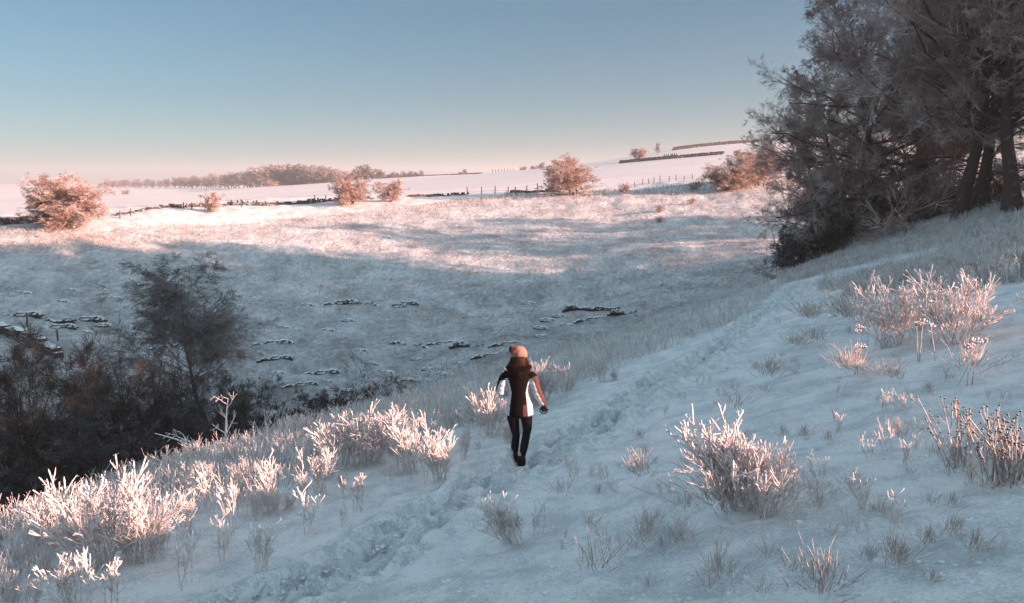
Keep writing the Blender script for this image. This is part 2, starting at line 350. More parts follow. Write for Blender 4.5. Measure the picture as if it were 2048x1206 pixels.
clods(900, 6, 'snow_clods', 'loose kicked-up snow lumps along the footpath', lambda r, n: r.normal(0, .42, n), .010, .035, 45)
clods(2500, 7, 'snow_crumbs', 'small snow crumbs scattered over the open snow', lambda r, n: r.normal(1.5, 2.6, n), .008, .03, 30)

# ------------------------------------------------------------------ trees and shrubs
def woody(seed, Ht, stems=1, lean=0.0, spread=0.4, limbs=24, limbL=None, lv=((9, .42, 48), (8, .42, 45), (7, .5, 42)), twig=0.008, r0=0.3,
          barkm='beech', twigm='beechtwig', up=(0.03, 0.05, 0.03, 0.02), t0=0.15, wig=0.12, droop=0.0, last2=True, lastn=0):
    """returns (trunk mesh, crown mesh)"""
    r = np.random.default_rng(seed)
    P = np.zeros((stems, 10, 3)); a0 = r.uniform(0, 6.28, stems)
    d = np.stack([np.cos(a0)*spread, np.sin(a0)*spread, np.ones(stems)], 1) if stems > 1 else np.array([[lean, 0, 1.0]])
    hs = Ht*r.uniform(0.72, 1.0, stems) if stems > 1 else np.array([Ht])
    P[:, 0, :2] = r.normal(0, r0*0.7, (stems, 2)) if stems > 1 else 0; P[:, 0, 2] = -0.25
    for j in range(1, 10):
        d = d + r.normal(0, 0.07, (stems, 3)); d[:, 2] = np.maximum(d[:, 2], 0.6); dn = d/np.linalg.norm(d, axis=1, keepdims=True)
        P[:, j] = P[:, j-1]+dn*(hs/9)[:, None]
    R = (r0*(1-0.93*np.linspace(0, 1, 10)**0.8))[None]*r.uniform(0.7, 1, (stems, 1)); R[:, 0] *= 1.55; R[:, 1] *= 1.05
    ta = Acc(); tubes(ta, P, R, 10 if stems == 1 else 6)
    ca = Acc()
    absL = (lambda t: Ht*limbL(t)) if limbL else None
    P1, R1 = grow(P, R, limbs, t0, 0.98, 0.5, 62, 7, wig, up[0], 0.45, r, twig, absL, True)
    if droop:
        f = np.linspace(0, 1, 7)[None]; zt = np.clip(1-(P1[:, :1, 2])/(0.45*Ht), 0, 1); P1[:, :, 2] -= droop*zt*f**1.5*Ht*0.25
    tubes(ta if Ht > 15 else ca, P1, R1, 5)
    Pp, Rp = P1, R1
    for li, (nc, lf, an) in enumerate(lv):
        last = li == len(lv)-1
        Pp, Rp = grow(Pp, Rp, nc, 0.12, 1.0, lf, an, (2 if len(lv) > 3 else 3) if last else 4, wig*1.1, up[min(li+1, 3)], 0.6, r, twig)
        tubes(ca, Pp, Rp, 3)
    tm = ta.mesh('trunk', M[barkm]); cm = ca.mesh('crown', M[twigm]); return tm, cm
def place_tree(name, pr, loc, rz, sc, label, cat, group=None, parts=True):
    o = link(name, None, loc, rz, sc); link('trunk', pr[0], parent=o); link('crown', pr[1], parent=o)
    o.empty_display_size = 0.2
    return tag(o, label, cat, group)
beech = [woody(101+i, 19, limbs=54, limbL=lambda t: 0.48*(1-0.78*t**1.6), lv=((8, .52, 42), (8, .52, 38), (7, .66, 32), (4, .9, 24)), twig=0.0068,
         r0=0.42, t0=0.07, droop=1.0, up=(0.03, 0.05, 0.06, 0.06), wig=0.22) for i in range(2)]
beech.append(woody(107, 19, limbs=52, limbL=lambda t: 0.46*(1-0.6*t*t), lv=((8, .50, 42), (8, .52, 38), (7, .66, 32), (4, .95, 24)), twig=0.0068, r0=0.50, t0=0.24, droop=0.3, up=(0.07, 0.05, 0.06, 0.06), wig=0.2))
gz = lambda x, y: float(H(x, y)[0])
def crest_at(px, extra):
    u = (px-1024)/F_PX; t = math.atan(u/math.cos(PITCH)); Rr = np.interp(t, CT, CR)+extra
    return Rr*math.sin(t), Rr*math.cos(t)
for (px, ex, sc, rz, pi, lab) in [
    (1745, 1.5, (0.86, 0.86, 0.92), 0.3, 0, 'frosted beech at the left end of the clump with low branches sweeping over snow'),
    (1905, -3.0, 1.0, 2.1, 2, 'thick dark beech trunk second from the right in the frosted clump'),
    (1945, -1.0, .95, 4.0, 2, 'frosted beech standing just behind two thick trunks on the snowy bank'),
    (2010, -4.5, 1.05, 5.2, 2, 'big beech with frost on its spreading roots, nearest trunk at the right edge'),
    (1830, 6.0, (0.92, 0.92, 0.85), 1.2, 1, 'slimmer frosted beech in the middle of the clump, behind the low undergrowth'),
    (1640, 3.0, (0.5, 0.5, 0.42), 1.1, 0, 'lowest young frosted beech where the clump meets the path top'),
    (1690, 3.5, (0.75, 0.75, 0.66), 2.8, 1, 'smallest frosted beech low at the left edge of the clump'),
    (1790, 7.0, (0.95, 0.95, 0.9), 3.4, 0, 'frosted beech hidden in the left half of the clump behind the front trees'),
    (2150, 4.0, 1.0, 0.8, 0, 'frosted beech reaching in with its crown from beyond the right edge')]:
    x, y = crest_at(px, ex); place_tree('beech_tree', beech[pi], (x, y, gz(x, y)-0.1), rz, sc, lab, 'tree', 'frosted beeches on the bank')
for k, (x, y) in enumerate([(46, 12), (57, 15), (40, 20), (44, 22), (50, 31), (52, 40), (58, 26), (60, 36), (66, 46), (47, 34), (64, 20), (70, 32), (56, 48), (72, 54), (76, 42), (44, 60), (57, 62), (63, 74), (82, 72)]):   # the wood goes on outside the view and shades the slope
    place_tree('beech_tree', beech[k % 2], (x, y, gz(x, y)-0.1), k*1.7, 1.0, 'frosted beech of the wood beyond the right edge of the view', 'tree', 'beeches beyond the right edge')
ushrub = [woody(140+i, 3.4, stems=7, spread=0.5, limbs=9, lv=((9, .5, 42), (8, .6, 34), (4, .9, 28)), twig=0.006, r0=0.05, barkm='dark', twigm='darktwig', t0=0.1, wig=0.15) for i in range(2)]
for k, (px, ex, sc) in enumerate([(1585, -0.5, .9), (1625, 0, 1.15), (1675, 0, 1.2), (1755, 2.5, .9), (1800, 0.5, .7), (1850, 1.5, .8), (1890, 2.5, .8), (1960, 2.5, .8)]):
    x, y = crest_at(px, ex); place_tree('bare_shrub', ushrub[k % 2], (x, y, gz(x, y)-0.05), k*1.3, sc, ['low dark shrub at the foot of the path where the beech clump begins', 'dark shrub second from the left under the beeches', 'dark shrub under the drooping limbs left of the leftmost beech trunk', 'dark shrub right at the leftmost beech trunk', 'dark shrub in the middle of the beech undergrowth', 'dark shrub left of the thick beech trunks', 'dark shrub against the left thick beech trunk', 'dark shrub between the two biggest beech trunks'][k], 'shrub', 'undergrowth shrubs beneath the beeches')

# valley trees on the left
birch = woody(207, 9.5, limbs=44, limbL=lambda t: 0.42*(1-0.6*t*t), lv=((12, .45, 40), (10, .6, 36), (7, .95, 28)), twig=0.005, r0=0.15, barkm='dark', twigm='birchtwig', up=(0.08, -0.02, -0.08, -0.12), t0=0.34, wig=0.13)
thick = [woody(210+i, 7.5, stems=4+i, spread=0.28, limbs=12, lv=((10, .5, 42), (9, .6, 36), (5, .95, 27)), twig=0.0055, r0=0.12, barkm='dark', twigm='darktwig', up=(0.10, .08, .05, .03), t0=0.15, wig=0.15) for i in range(3)]
sap = [woody(230+i, 5.5, stems=2, spread=0.12, limbs=10, lv=((6, .45, 38), (5, .5, 38)), twig=0.007, r0=0.05, barkm='dark', twigm='darktwig', up=(0.12, .08, .05, .03), t0=0.2, wig=0.10) for i in range(2)]
def valley(pr, px, top, Y, Ht, rz, lab, name='bare_tree', cat='tree', group=None, wide=1.0):
    p = at(px, top, Y); zg = gz(p[0], p[1]); sc = max(0.2, (p[2]-zg)/Ht)
    place_tree(name, pr, (p[0], p[1], zg), rz, (sc*wide, sc*wide, sc), lab, cat, group)
valley(birch, 398, 556, 43, 9.3, 1.0, 'tall rounded birch rising above the dark thicket on the valley floor', 'birch_tree', wide=1.55)
valley(thick[0], 205, 668, 34, 7.2, 0.4, 'dark many-stemmed bare tree left of the tall birch')
valley(thick[1], 60, 700, 31, 7.2, 2.0, 'grey frosted bare tree at the left edge below the stone wall end')
valley(thick[2], 330, 735, 33, 7.2, 3.0, 'spreading bare tree in front of the tall birch trunk')
valley(thick[0], 470, 745, 36, 7.2, 4.2, 'low spreading bare tree at the right side of the thicket, right of the birch')
valley(sap[0], 232, 645, 45, 5.4, 0, 'slender bare sapling poking up over the thicket, left one of two', 'sapling', 'sapling', 'saplings above the thicket')
valley(sap[1], 300, 640, 45, 5.4, 1, 'slender bare sapling between the birch and the taller dark thicket tree', 'sapling', 'sapling', 'saplings above the thicket')
valley(ushrub[0], 655, 748, 40, 3.4, 1, 'small dark bare shrub at the foot of the far slope, left of a sapling', 'bare_shrub', 'shrub', 'shrubs at the foot of the far slope', 1.3)
valley(ushrub[1], 735, 752, 41, 3.4, 5, 'small dark bare shrub right of the upright sapling by the ridge', 'bare_shrub', 'shrub', 'shrubs at the foot of the far slope', 1.2)
valley(ushrub[0], 620, 778, 37, 3.4, 2, 'dark twiggy shrub between the thicket end and the small slope shrubs', 'bare_shrub', 'shrub', 'shrubs at the foot of the far slope', 1.3)
valley(sap[0], 700, 725, 39, 5.4, 2.4, 'upright bare sapling rising just over the frosted ridge left of the walker', 'sapling', 'sapling')
valley(ushrub[1], 590, 800, 34, 3.4, 3, 'dark bare shrub low in the valley between the thicket and a sapling', 'bare_shrub', 'shrub', 'shrubs at the foot of the far slope')
for k, (px, top, Y, lab) in enumerate([(30, 860, 24, 'dark bramble thicket filling the bottom left corner of the valley'), (150, 880, 25, 'dark bare shrub in the lower thicket, second from the left edge'),
        (270, 850, 27, 'dark bare shrub in the lower thicket below the spreading tree'), (400, 830, 28, 'dark bare shrub just behind the frosted broken branch'),
        (100, 780, 30, 'dark bare shrub between the two left thicket trees'), (520, 820, 30, 'dark bare shrub at the right end of the lower thicket'), (-40, 800, 28, 'dark bare shrub cut by the left edge'), (200, 800, 29, 'dense dark shrub under the dark many-stemmed tree'), (330, 800, 30, 'dense dark shrub directly below the tall birch trunk'), (455, 800, 31, 'dark bare shrub just right of the birch trunk'), (575, 850, 30, 'small dark shrub at the far right tip of the lower thicket'), (90, 930, 21, 'dark bramble shrub in the valley corner just above the frosted bank')]):
    valley(ushrub[k % 2], px, top, Y, 3.4, k*2.0, lab, 'bare_shrub', 'shrub', 'lower thicket shrubs', wide=1.2)
def frosted_branch():
    r = np.random.default_rng(8); a = Acc(); P = np.array([[[0, 0, -.3], [.05, 0, .4], [.1, 0, .9], [.12, 0.1, 1.5], [.2, .1, 2.0]], [[0, 0, 0], [-.5, .1, .25], [-1.0, 0, .35], [-1.6, .1, .6], [-2.3, .1, .8]],
        [[0, 0, .1], [-.5, .1, -.1], [-1.1, 0, -.25], [-1.9, .1, -.3], [-2.6, .1, -.6]], [[0, 0, .2], [.5, .1, .5], [1.0, 0, .6], [1.5, .1, .9], [1.9, .1, 1.3]]], float)
    R = np.tile(np.array([[.045, .04, .032, .025, .014]]), (4, 1)); tubes(a, P, R, 6)
    for nc, lf, k in ((6, .5, 4), (4, .5, 4)):
        P, R = grow(P, R, nc, .2, 1, lf, 45, k, .18, .02, .7, r, 0.012); tubes(a, P, R, 4)
    p = at(450, 945, 17.5); p[2] = max(p[2], gz(p[0], p[1]))
    tag(link('dead_branch', a.mesh('dead_branch', M['stem']), (p[0], p[1], gz(p[0], p[1])+0.15), 0, 0.68), 'pale frosted broken branch sticking up over the edge of the bank before the dark thicket', 'branch')
frosted_branch()

def brush():
    r = np.random.default_rng(19); n = 42000; x = r.uniform(-34, 0, n); y = r.uniform(14, 44, n); z, nr, s_ = base_height(x, y)
    k = (nr < .5) & (x < -4-.13*(y-20)) & (np.abs(x) < .8*y) & (r.uniform(0, 1, n) < .55+1.2*noise(x/2.2, y/2.2, 44)) & (y < 40+6*noise(x/4, y/4, 45)); x, y, z = x[k], y[k], z[k]
    P, R = blades(x, y, z, r, 1.1, .012, .45, 4, 3, .15); a = Acc(); tubes(a, P, R, 3); P2, R2 = grow(P, R, 3, .3, .95, .5, 38, 3, .1, .04, .8, r, .007); tubes(a, P2, R2, 3)
    tag(link('dark_brushwood', a.mesh('dark_brushwood', M['darktwig'])), 'tangled dark brushwood covering the valley bottom under the copse', 'brushwood', kind='stuff')
# field hawthorns
haw = [woody(300+i, 5.2, stems=6-i, spread=0.5, limbs=28, limbL=lambda t: 0.42*(1-0.3*t), lv=((10, .44, 48), (9, .55, 40), (6, .85, 30)), twig=0.007, r0=0.12, barkm='thorn', twigm='thorntwig', up=(0.02, .04, .03, .03), t0=0.14, wig=0.18) for i in range(3)]
sm = [woody(320+i, 2.4, stems=8, spread=0.55, limbs=12, lv=((7, .5, 40), (5, .6, 40)), twig=0.016, r0=0.035, barkm='thorn', twigm='thorntwig', up=(0.08, .06, .03, .03), t0=0.15, wig=0.14) for i in range(2)]
def field_bush(pr, Ht, px, base, hpx, rz, lab, wide=1.0, Y=None, name='hawthorn_bush', cat='bush', group=None):
    p = hit(px, base, 70) if Y is None else at(px, base, Y)
    if Y is not None: p[2] = gz(p[0], p[1])
    sc = hpx*p[1]/F_PX/Ht; place_tree(name, pr, tuple(p), rz, (sc*wide, sc*wide, sc), lab, cat, group)
field_bush(haw[0], 5.3, 140, 454, 108, 0.5, 'biggest pink-lit frosted hawthorn beside the wall at the far left', 1.55)
field_bush(sm[0], 2.5, 422, 424, 46, 1, 'small spiky frosted bush by the wall, between the far-left hawthorn and a taller pair', 0.9)
field_bush(haw[1], 5.6, 705, 410, 66, 2, 'left and taller of two neighbouring frosted hawthorns on the wall line', 1.2)
field_bush(haw[2], 5.6, 780, 404, 52, 3, 'right and smaller of two neighbouring frosted hawthorns on the wall line', 1.15)
field_bush(haw[2], 5.6, 1150, 390, 88, 4, 'large rounded hawthorn standing alone at mid-field with a clear dark trunk', 1.6)
field_bush(sm[1], 2.5, 1250, 388, 25, 0, 'little frosted bush just right of the lone large hawthorn', 0.9)
field_bush(sm[0], 2.5, 1388, 380, 20, 2, 'low pale bush at the foot of the hawthorn cluster', 1.4)
field_bush(haw[0], 5.6, 1450, 382, 58, 1.2, 'lowest front hawthorn of the cluster beside the beeches', 1.5)
field_bush(haw[1], 5.6, 1490, 372, 66, 2.2, 'middle hawthorn of the cluster beside the beeches', 1.5)
field_bush(haw[2], 5.6, 1522, 372, 90, 3.2, 'tallest rear hawthorn of the cluster, partly behind the beech branches', 1.4)
for k, (px, py, h, lab) in enumerate([(1319, 425, 18, 'tiny bush alone on the lit slope, upper of two'), (1318, 445, 14, 'tiny bush alone on the lit slope, lower of two'), (1383, 408, 14, 'tiny pale shrub on the lit slope below the hawthorn cluster')]):
    field_bush(sm[k % 2], 2.5, px, py, h, k, lab, 1.0)
farw = [woody(340+i, 12, limbs=34, limbL=lambda t: 0.42*(1-0.45*t*t), lv=((10, .45, 48), (8, .55, 45)), twig=0.08, r0=0.3, barkm='dark', twigm='fartwig', up=(0.08, .06, .03, .03), t0=0.12, wig=0.15) for i in range(3)]
field_bush(haw[0], 5.6, 1277, 319, 27, 1, 'round bush on the skyline bank above the far wall', 1.1, 285)
field_bush(farw[0], 12, 1314, 306, 22, 1, 'small pale frosted tree right of the round skyline bush', 0.9, 300, 'frosted_tree', 'tree')
field_bush(sm[0], 2.5, 1046, 345, 13, 1, 'small pink bush on the skyline left of the lone large hawthorn', 1.2, 395)
field_bush(farw[1], 12, 928, 347, 12, 2, 'tiny dark tree on the skyline hedge', 1.6, 430, 'bare_tree', 'tree')
field_bush(sm[1], 2.5, 250, 389, 12, 2, 'faint bush alone in the misty field', 1.4, 420)
field_bush(haw[1], 5.6, 545, 380, 18, 2, 'pale round frosted bush in front of the misty wood', 1.5, 450)
r = np.random.default_rng(77)
for k in range(80):                                                       # the misty wood
    px = 210+k*6.1+r.uniform(-3, 3); t = np.clip((px-210)/480, 0, 1)
    Y = np.interp(px, [200, 450, 560, 700], [1000, 800, 560, 500])*r.uniform(0.97, 1.06)
    top = np.interp(px, [200, 330, 450, 500, 560, 620, 660, 700], [364, 360, 351, 343, 334, 337, 343, 348])+r.uniform(-2.5, 3)
    p = at(px, top, Y); zg = gz(p[0], p[1]); sc = max(0.35, (p[2]-zg)/11.6)
    place_tree('woodland_tree', farw[k % 3], (p[0], p[1], zg), r.uniform(0, 6), (sc*1.6, sc*1.6, sc), 'bare frosted tree in the misty wood on the horizon', 'tree', 'trees of the misty wood')
for k in range(7):
    px = 705+k*9.5; top = [346, 338, 334, 333, 337, 340, 343][k]; Y = 470; p = at(px, top, Y); zg = gz(p[0], p[1]); sc = max(.2, (p[2]-zg)/11.6)
    place_tree('woodland_tree', farw[k % 3], (p[0], p[1], zg), k, (sc*1.5, sc*1.5, sc), 'dark bare tree in the small clump right of the misty wood', 'tree', 'trees of the skyline clump')
for k in range(16):
    px = 775+k*6.0 if k < 12 else 1065+(k-12)*11; Y = 455 if k < 12 else 390; p = at(px, 348, Y); zg = gz(p[0], p[1])
    place_tree('hedge_bush', farw[k % 3], (p[0], p[1], zg-0.4), k, (0.42, 0.42, 0.22+0.05*(k % 3)), 'low dark hedge bush on the skyline of the far fields', 'bush', 'skyline hedge bushes')

# ------------------------------------------------------------------ dry stone walls, fences, outcrops
def wall(pts, h, stone, label, thick=0.5, name='dry_stone_wall', gaps=0.0, seed=1, sink=0.1):
    P = np.array(pts); r = np.random.default_rng(seed)
    L = np.concatenate([[0], np.cumsum(np.hypot(*np.diff(P[:, :2], axis=0).T))]); a = Acc()
    rows = max(2, int(h/(stone*0.6)))
    for row in range(rows+1):
        n = int(L[-1]/stone); s = (np.arange(n)+r.uniform(0, 1, n)*0.5+0.5*(row % 2))*stone; s = np.clip(s, 0, L[-1])
        x = np.interp(s, L, P[:, 0]); y = np.interp(s, L, P[:, 1]); e = 0.5
        yw = np.arctan2(np.interp(s+e, L, P[:, 1])-np.interp(s-e, L, P[:, 1]), np.interp(s+e, L, P[:, 0])-np.interp(s-e, L, P[:, 0]))
        z = H(x, y)-sink+(row+0.5)*h/rows; hh = fbm(s, s*0, 9.0, 2, seed)*h*0.5
        keep = (z-H(x, y)+sink < h*(1+0.0)+hh) & (r.uniform(0, 1, n) > gaps*(row/rows))
        if row == rows: sz = np.stack([r.uniform(.25, .5, n)*stone, np.full(n, thick*0.9), r.uniform(.7, 1.3, n)*stone], 1)
        else: sz = np.stack([r.uniform(.8, 1.25, n)*stone, thick*r.uniform(.85, 1.15, n), np.full(n, h/rows*1.05)], 1)
        C = np.stack([x, y, z], 1); boxes(a, C[keep], sz[keep], yw[keep], 0.22, 0.12, r)
    return tag(link(name, a.mesh(name, M['wall'], False)), label, 'wall')
def gline(pix, lo=60, Y=None, step=6):
    out = []
    for (a, b) in zip(pix[:-1], pix[1:]):
        for t in np.linspace(0, 1, step, endpoint=False):
            px, py = a[0]+(b[0]-a[0])*t, a[1]+(b[1]-a[1])*t
            out.append(hit(px, py, lo) if Y is None else at(px, py, a[2]+(b[2]-a[2])*t))
    return out
wall(gline([(-60, 462, 86), (60, 452, 90), (120, 450, 91)], Y=1), 0.85, 0.32, 'dark dry stone wall running into the far-left hawthorn', seed=1)
wall(gline([(235, 436, 98), (330, 427, 104), (470, 415, 109), (560, 411, 112), (690, 404, 117), (760, 402, 119)], Y=1), 0.55, 0.30, 'broken dry stone wall along the lit field edge, left of the lone hawthorn', gaps=0.5, seed=2)
wall(gline([(815, 394, 123), (870, 391, 125), (950, 388, 126)], Y=1), 0.5, 0.30, 'short ruined wall stretch between the paired bushes and the fence', gaps=0.6, seed=3)
wall(gline([(1020, 388, 124), (1080, 386, 123), (1130, 385, 122)], Y=1), 0.65, 0.30, 'shaded low wall stretch left of the lone large hawthorn', seed=4)
wall(gline([(1238, 327, 280), (1350, 320, 270), (1470, 309, 262)], Y=1), 1.1, 0.7, 'long dark wall across the far field below the skyline bank', 0.6, seed=5)
wall(gline([(1345, 301, 318), (1430, 293, 318), (1545, 285, 318)], Y=1), 1.3, 0.8, 'highest dark wall on the skyline of the far bank', 0.6, seed=6)
wall(gline([(760, 357, 440), (860, 354, 440), (985, 350, 400)], Y=1), 0.9, 0.9, 'thin dark wall on the distant skyline field', 0.6, seed=7)
wall(gline([(-70, 638), (0, 662), (60, 690), (130, 722)], lo=30), 1.0, 0.34, 'snow-topped dry stone wall running down into the valley at the left edge', 0.6, seed=8)

def fence(pixY, hgt, label, wires=2, r_=0.07, seed=1):
    r = np.random.default_rng(seed); tops = []
    e = link('post_and_wire_fence', None, tuple(pixY[0])); tag(e, label, 'fence'); o0 = np.array(pixY[0])
    pm = Acc(); P = np.array([[[0, 0, -.2], [0, 0, .5*hgt], [0, 0, hgt*.97], [0, 0, hgt]]]); tubes(pm, P, np.array([[1, 1, 1, .3]])*r_, 7); me = pm.mesh('post', M['post'])
    for p in pixY:
        h = hgt*r.uniform(.8, 1.15); z = gz(p[0], p[1]); q = link('post', me, tuple(np.array([p[0], p[1], z])-o0), r.uniform(0, 6), (1, 1, h/hgt), e)
        q.rotation_euler = (r.normal(0, .05), r.normal(0, .05), 0); tops.append([p[0], p[1], z+h*.85])
    wa = Acc(); T = np.array(tops)-o0
    for w in range(wires): tubes(wa, (T-np.array([0, 0, w*.4*hgt]))[None], np.full((1, len(T)), .012), 3)
    link('wire', wa.mesh('wire', M['post']), parent=e)
fence([at(x, y, Yd) for x, y, Yd in [(935, 388, 125), (963, 387, 125), (990, 386, 125), (1016, 388, 122), (1031, 386, 122), (1053, 386, 122), (1075, 386, 122)]], 1.25, 'fence posts between the ruined wall and the lone large hawthorn')
fence([at(x, y, Yd) for x, y, Yd in [(1270, 372, 128), (1285, 371, 130), (1297, 371, 131), (1308, 370, 131), (1320, 370, 131), (1338, 370, 131), (1352, 370, 131), (1368, 370, 130), (1384, 369, 130)]], 1.0, 'row of short frosted posts left of the hawthorn cluster', seed=2)
fence([at(x, y, Yd) for x, y, Yd in [(368, 424, 104), (384, 422, 104), (483, 416, 108), (630, 405, 115), (652, 405, 115)]], 1.1, 'sparse posts along the broken wall between the small bush and the paired hawthorns', wires=1, seed=3)
fence([at(x, 349, 400) for x in range(985, 1030, 6)], 2.0, 'faint row of posts on the far skyline field', wires=1, r_=0.15, seed=4)
fence([hit(55, 655, 30), hit(116, 682, 30)], 1.1, 'two thin dark posts standing just beyond the snow-topped valley wall', wires=1, seed=5)
link_p = hit(240, 437, 60); fence([link_p, link_p+np.array([1.0, .6, 0])], 1.0, 'short broken posts right of the far-left hawthorn', wires=1, seed=6)

def rocks(n, L, hgt, seed):
    """a broken limestone ledge: jagged dark face, snow lying back from its top"""
    a = Acc(); m = int(L/0.09)+8; x = np.linspace(-L/2, L/2, m); end = np.minimum(1, (L/2-np.abs(x))/0.5)
    h = hgt*np.clip(2.6*fbm(x, x*0+seed, 0.7, 4, seed)+(0.95 if n < 11 else 0.55), -0.6, 1.0)*1.0 - hgt*0.7*(1-end)
    yy = 0.9*fbm(x, x*0-seed, 2.6, 2, seed+5); jt = lambda k, s_: s_*noise(x/0.13, x*0+k, seed+k)
    P = [(yy-.10+jt(1, .1), h*0-.35), (yy-.16+jt(2, .22), h*.25-.03), (yy-.06+jt(3, .25), h*.6), (yy-.10+jt(4, .22), h*.92+jt(6, .08)), (yy+.06, h+.02), (yy+.08, h-.03), (yy+.45, h*0-.25)]
    V = np.stack([np.stack([x, p[0], p[1]+.20*p[0]], 1) for p in P], 1)
    q = np.arange(m-1)[:, None]*7; k = np.arange(6)[None]; a.add(V, np.stack([q+k, q+7+k, q+8+k, q+k+1], -1)); return a.mesh('outcrop', M['rock'], False)
rk = [rocks(n, L, h, 400+i) for i, (n, L, h) in enumerate([(4, 1.4, .19), (10, 3.2, .22), (18, 5.5, .28), (26, 8.5, .30)])]
OUT = [(95, 638, 2, 'dark rock ledge above the valley wall end'), (168, 640, 1, None), (212, 650, 0, None), (130, 602, 0, 'isolated slanting dark rock in the snow high above the valley wall'), (148, 580, 0, 'topmost isolated dark rock above the valley wall'),
       (28, 590, 0, None), (56, 586, 0, None), (235, 596, 0, None), (40, 632, 1, None), (110, 657, 1, None), (180, 664, 0, None), (270, 655, 0, None), (290, 690, 1, None), (330, 697, 1, None), (5, 722, 1, 'dark rock at the left edge just below the valley wall'),
       (680, 607, 1, None), (745, 608, 2, 'dark bushy rock ledge in the middle of the shaded slope'), (805, 608, 1, 'right end of the upper rock ledge on the shaded slope'), (540, 688, 1, 'thin dark ledge just right of the birch'), (550, 720, 1, None), (725, 700, 0, None), (838, 718, 0, 'lone dark boulder below the longest rock ledge'),
       (840, 692, 2, 'left part of the rock ledge left of the walker'), (880, 688, 1, None), (965, 692, 2, 'dark rock ledge directly left of the walker\'s hat'), (1010, 690, 1, None), (640, 748, 1, None), (660, 762, 0, None), (745, 728, 0, None), (975, 712, 1, None), (860, 738, 0, None), (890, 748, 0, None),
       (600, 770, 1, None), (1210, 620, 3, 'brown rock ledge near the top of the frosted ridge, under the lit slope'), (1270, 625, 2, 'right end of the brown rock ledge by the ridge'), (1100, 640, 0, None), (1140, 650, 0, None), (1085, 655, 0, None), (1120, 632, 0, None), (1060, 606, 0, None), (1085, 672, 0, None),
       (1180, 640, 1, None), (620, 610, 0, None), (575, 655, 0, None), (660, 660, 0, None), (700, 640, 0, None), (560, 745, 0, None), (920, 726, 0, None), (780, 745, 0, None), (520, 705, 0, None), (700, 780, 0, None), (820, 760, 0, None)]
RMK = [(398, 640, 'tall rounded birch'), (1035, 700, 'walker\'s hat'), (745, 608, 'bushy ledge in mid slope'), (130, 700, 'end of the valley wall'), (1240, 620, 'brown ledge by the ridge'), (880, 690, 'longest ledge left of the walker'), (700, 745, 'upright sapling below the slope'), (100, 638, 'ledge above the valley wall'), (540, 690, 'thin ledge right of the birch'), (660, 800, 'two small shrubs at the slope foot')]
def near_label(p, what, marks):
    x0, y0 = topx(p); b = min(marks, key=lambda m: math.hypot(m[0]-x0, 1.6*(m[1]-y0))); dx, dy = x0-b[0], y0-b[1]
    side = ('right of' if dx > 0 else 'left of') if abs(dx) > 1.3*abs(dy) else ('below' if dy > 0 else 'above')
    return what+' in snow '+side+' the '+b[2]
def topx(p): d = np.array(p); f = d[1]*math.cos(PITCH)-d[2]*math.sin(PITCH); u = d[1]*math.sin(PITCH)+d[2]*math.cos(PITCH); return 1024+F_PX*d[0]/f, 603-F_PX*u/f
r = np.random.default_rng(9)
for (px, py, k, lab) in OUT:
    p = hit(px, py, 28); tag(link('rock_outcrop', rk[k], (p[0], p[1], p[2]), r.normal(0, .15), r.uniform(.8, 1.15)*p[1]/70.0*(1.1)), lab or near_label(p, 'small dark ledge' if k else 'short dark stone', RMK), 'rock', 'rocks on the far slope')

# ------------------------------------------------------------------ grass and heather cover
def scatter(n, box, cond, seed, near_only=None):
    r = np.random.default_rng(seed); x = r.uniform(box[0], box[1], n); y = r.uniform(box[2], box[3], n)
    m = (np.abs(x) < 0.74*np.maximum(y, 0)+1.5); x, y = x[m], y[m]
    z, nearw, s = base_height(x, y); k = cond(x, y, z, nearw, s, r); x, y = x[k], y[k]
    return x, y, H(x, y), r
def blades(x, y, z, r, h, rad, lean, n=3, k=3, curve=0.2):
    K = len(x); a = r.uniform(0, 6.28, K); l = np.abs(r.normal(0, lean, K)); t = np.linspace(0, 1, n)[None]
    hh = h*r.uniform(.6, 1.25, K); P = np.empty((K, n, 3)); off = l[:, None]*t+curve*l[:, None]*t*t
    P[..., 0] = x[:, None]+np.cos(a)[:, None]*off*hh[:, None]; P[..., 1] = y[:, None]+np.sin(a)[:, None]*off*hh[:, None]; P[..., 2] = z[:, None]-.03+hh[:, None]*t*np.sqrt(np.maximum(.15, 1-(l[:, None]*.6)**2))
    return P, rad*np.ones((K, n))*np.linspace(1, .6, n)[None]*r.uniform(.7, 1.3, (K, 1))
# thin dead grass on the far slope
x, y, z, r = scatter(150000, (-75, 75, 40, 118), lambda x, y, z, nr, s, r: (nr < .1) & (y < 101+np.interp(x, [-90, -45, -20, 0, 12, 40, 80], [-16, -13, 5, 20, 21, 18, 30])) & (r.uniform(-.9, .9, len(x)) < 1.6*fbm(x, y*2, 7, 3, 91)-0.05), 51)
P, R = blades(x, y, z, r, 0.22, 0.014, 0.6, 2); a = Acc(); tubes(a, P, R, 3)
tag(link('dead_grass', a.mesh('dead_grass', M['fargrass'])), 'thin brown frosted grass showing through snow on the far slope', 'grass', kind='stuff')
# white tussocks along the wall line
x, y, z, r = scatter(26000, (-75, 75, 80, 135), lambda x, y, z, nr, s, r: (nr < .1) & (np.abs(y-101-np.interp(x, [-90, -45, -20, 0, 12, 40, 80], [-16, -13, 5, 20, 21, 18, 30])+3) < 4+8*noise(x/4, y/4, 6)), 52)
P, R = blades(x, y, z, r, 0.42, 0.03, 0.5, 2); a = Acc(); tubes(a, P, R, 3)
tag(link('frosted_tussocks', a.mesh('frosted_tussocks', M['blade'])), 'white frosted tussocks along the lit wall line', 'grass', kind='stuff')
brush()
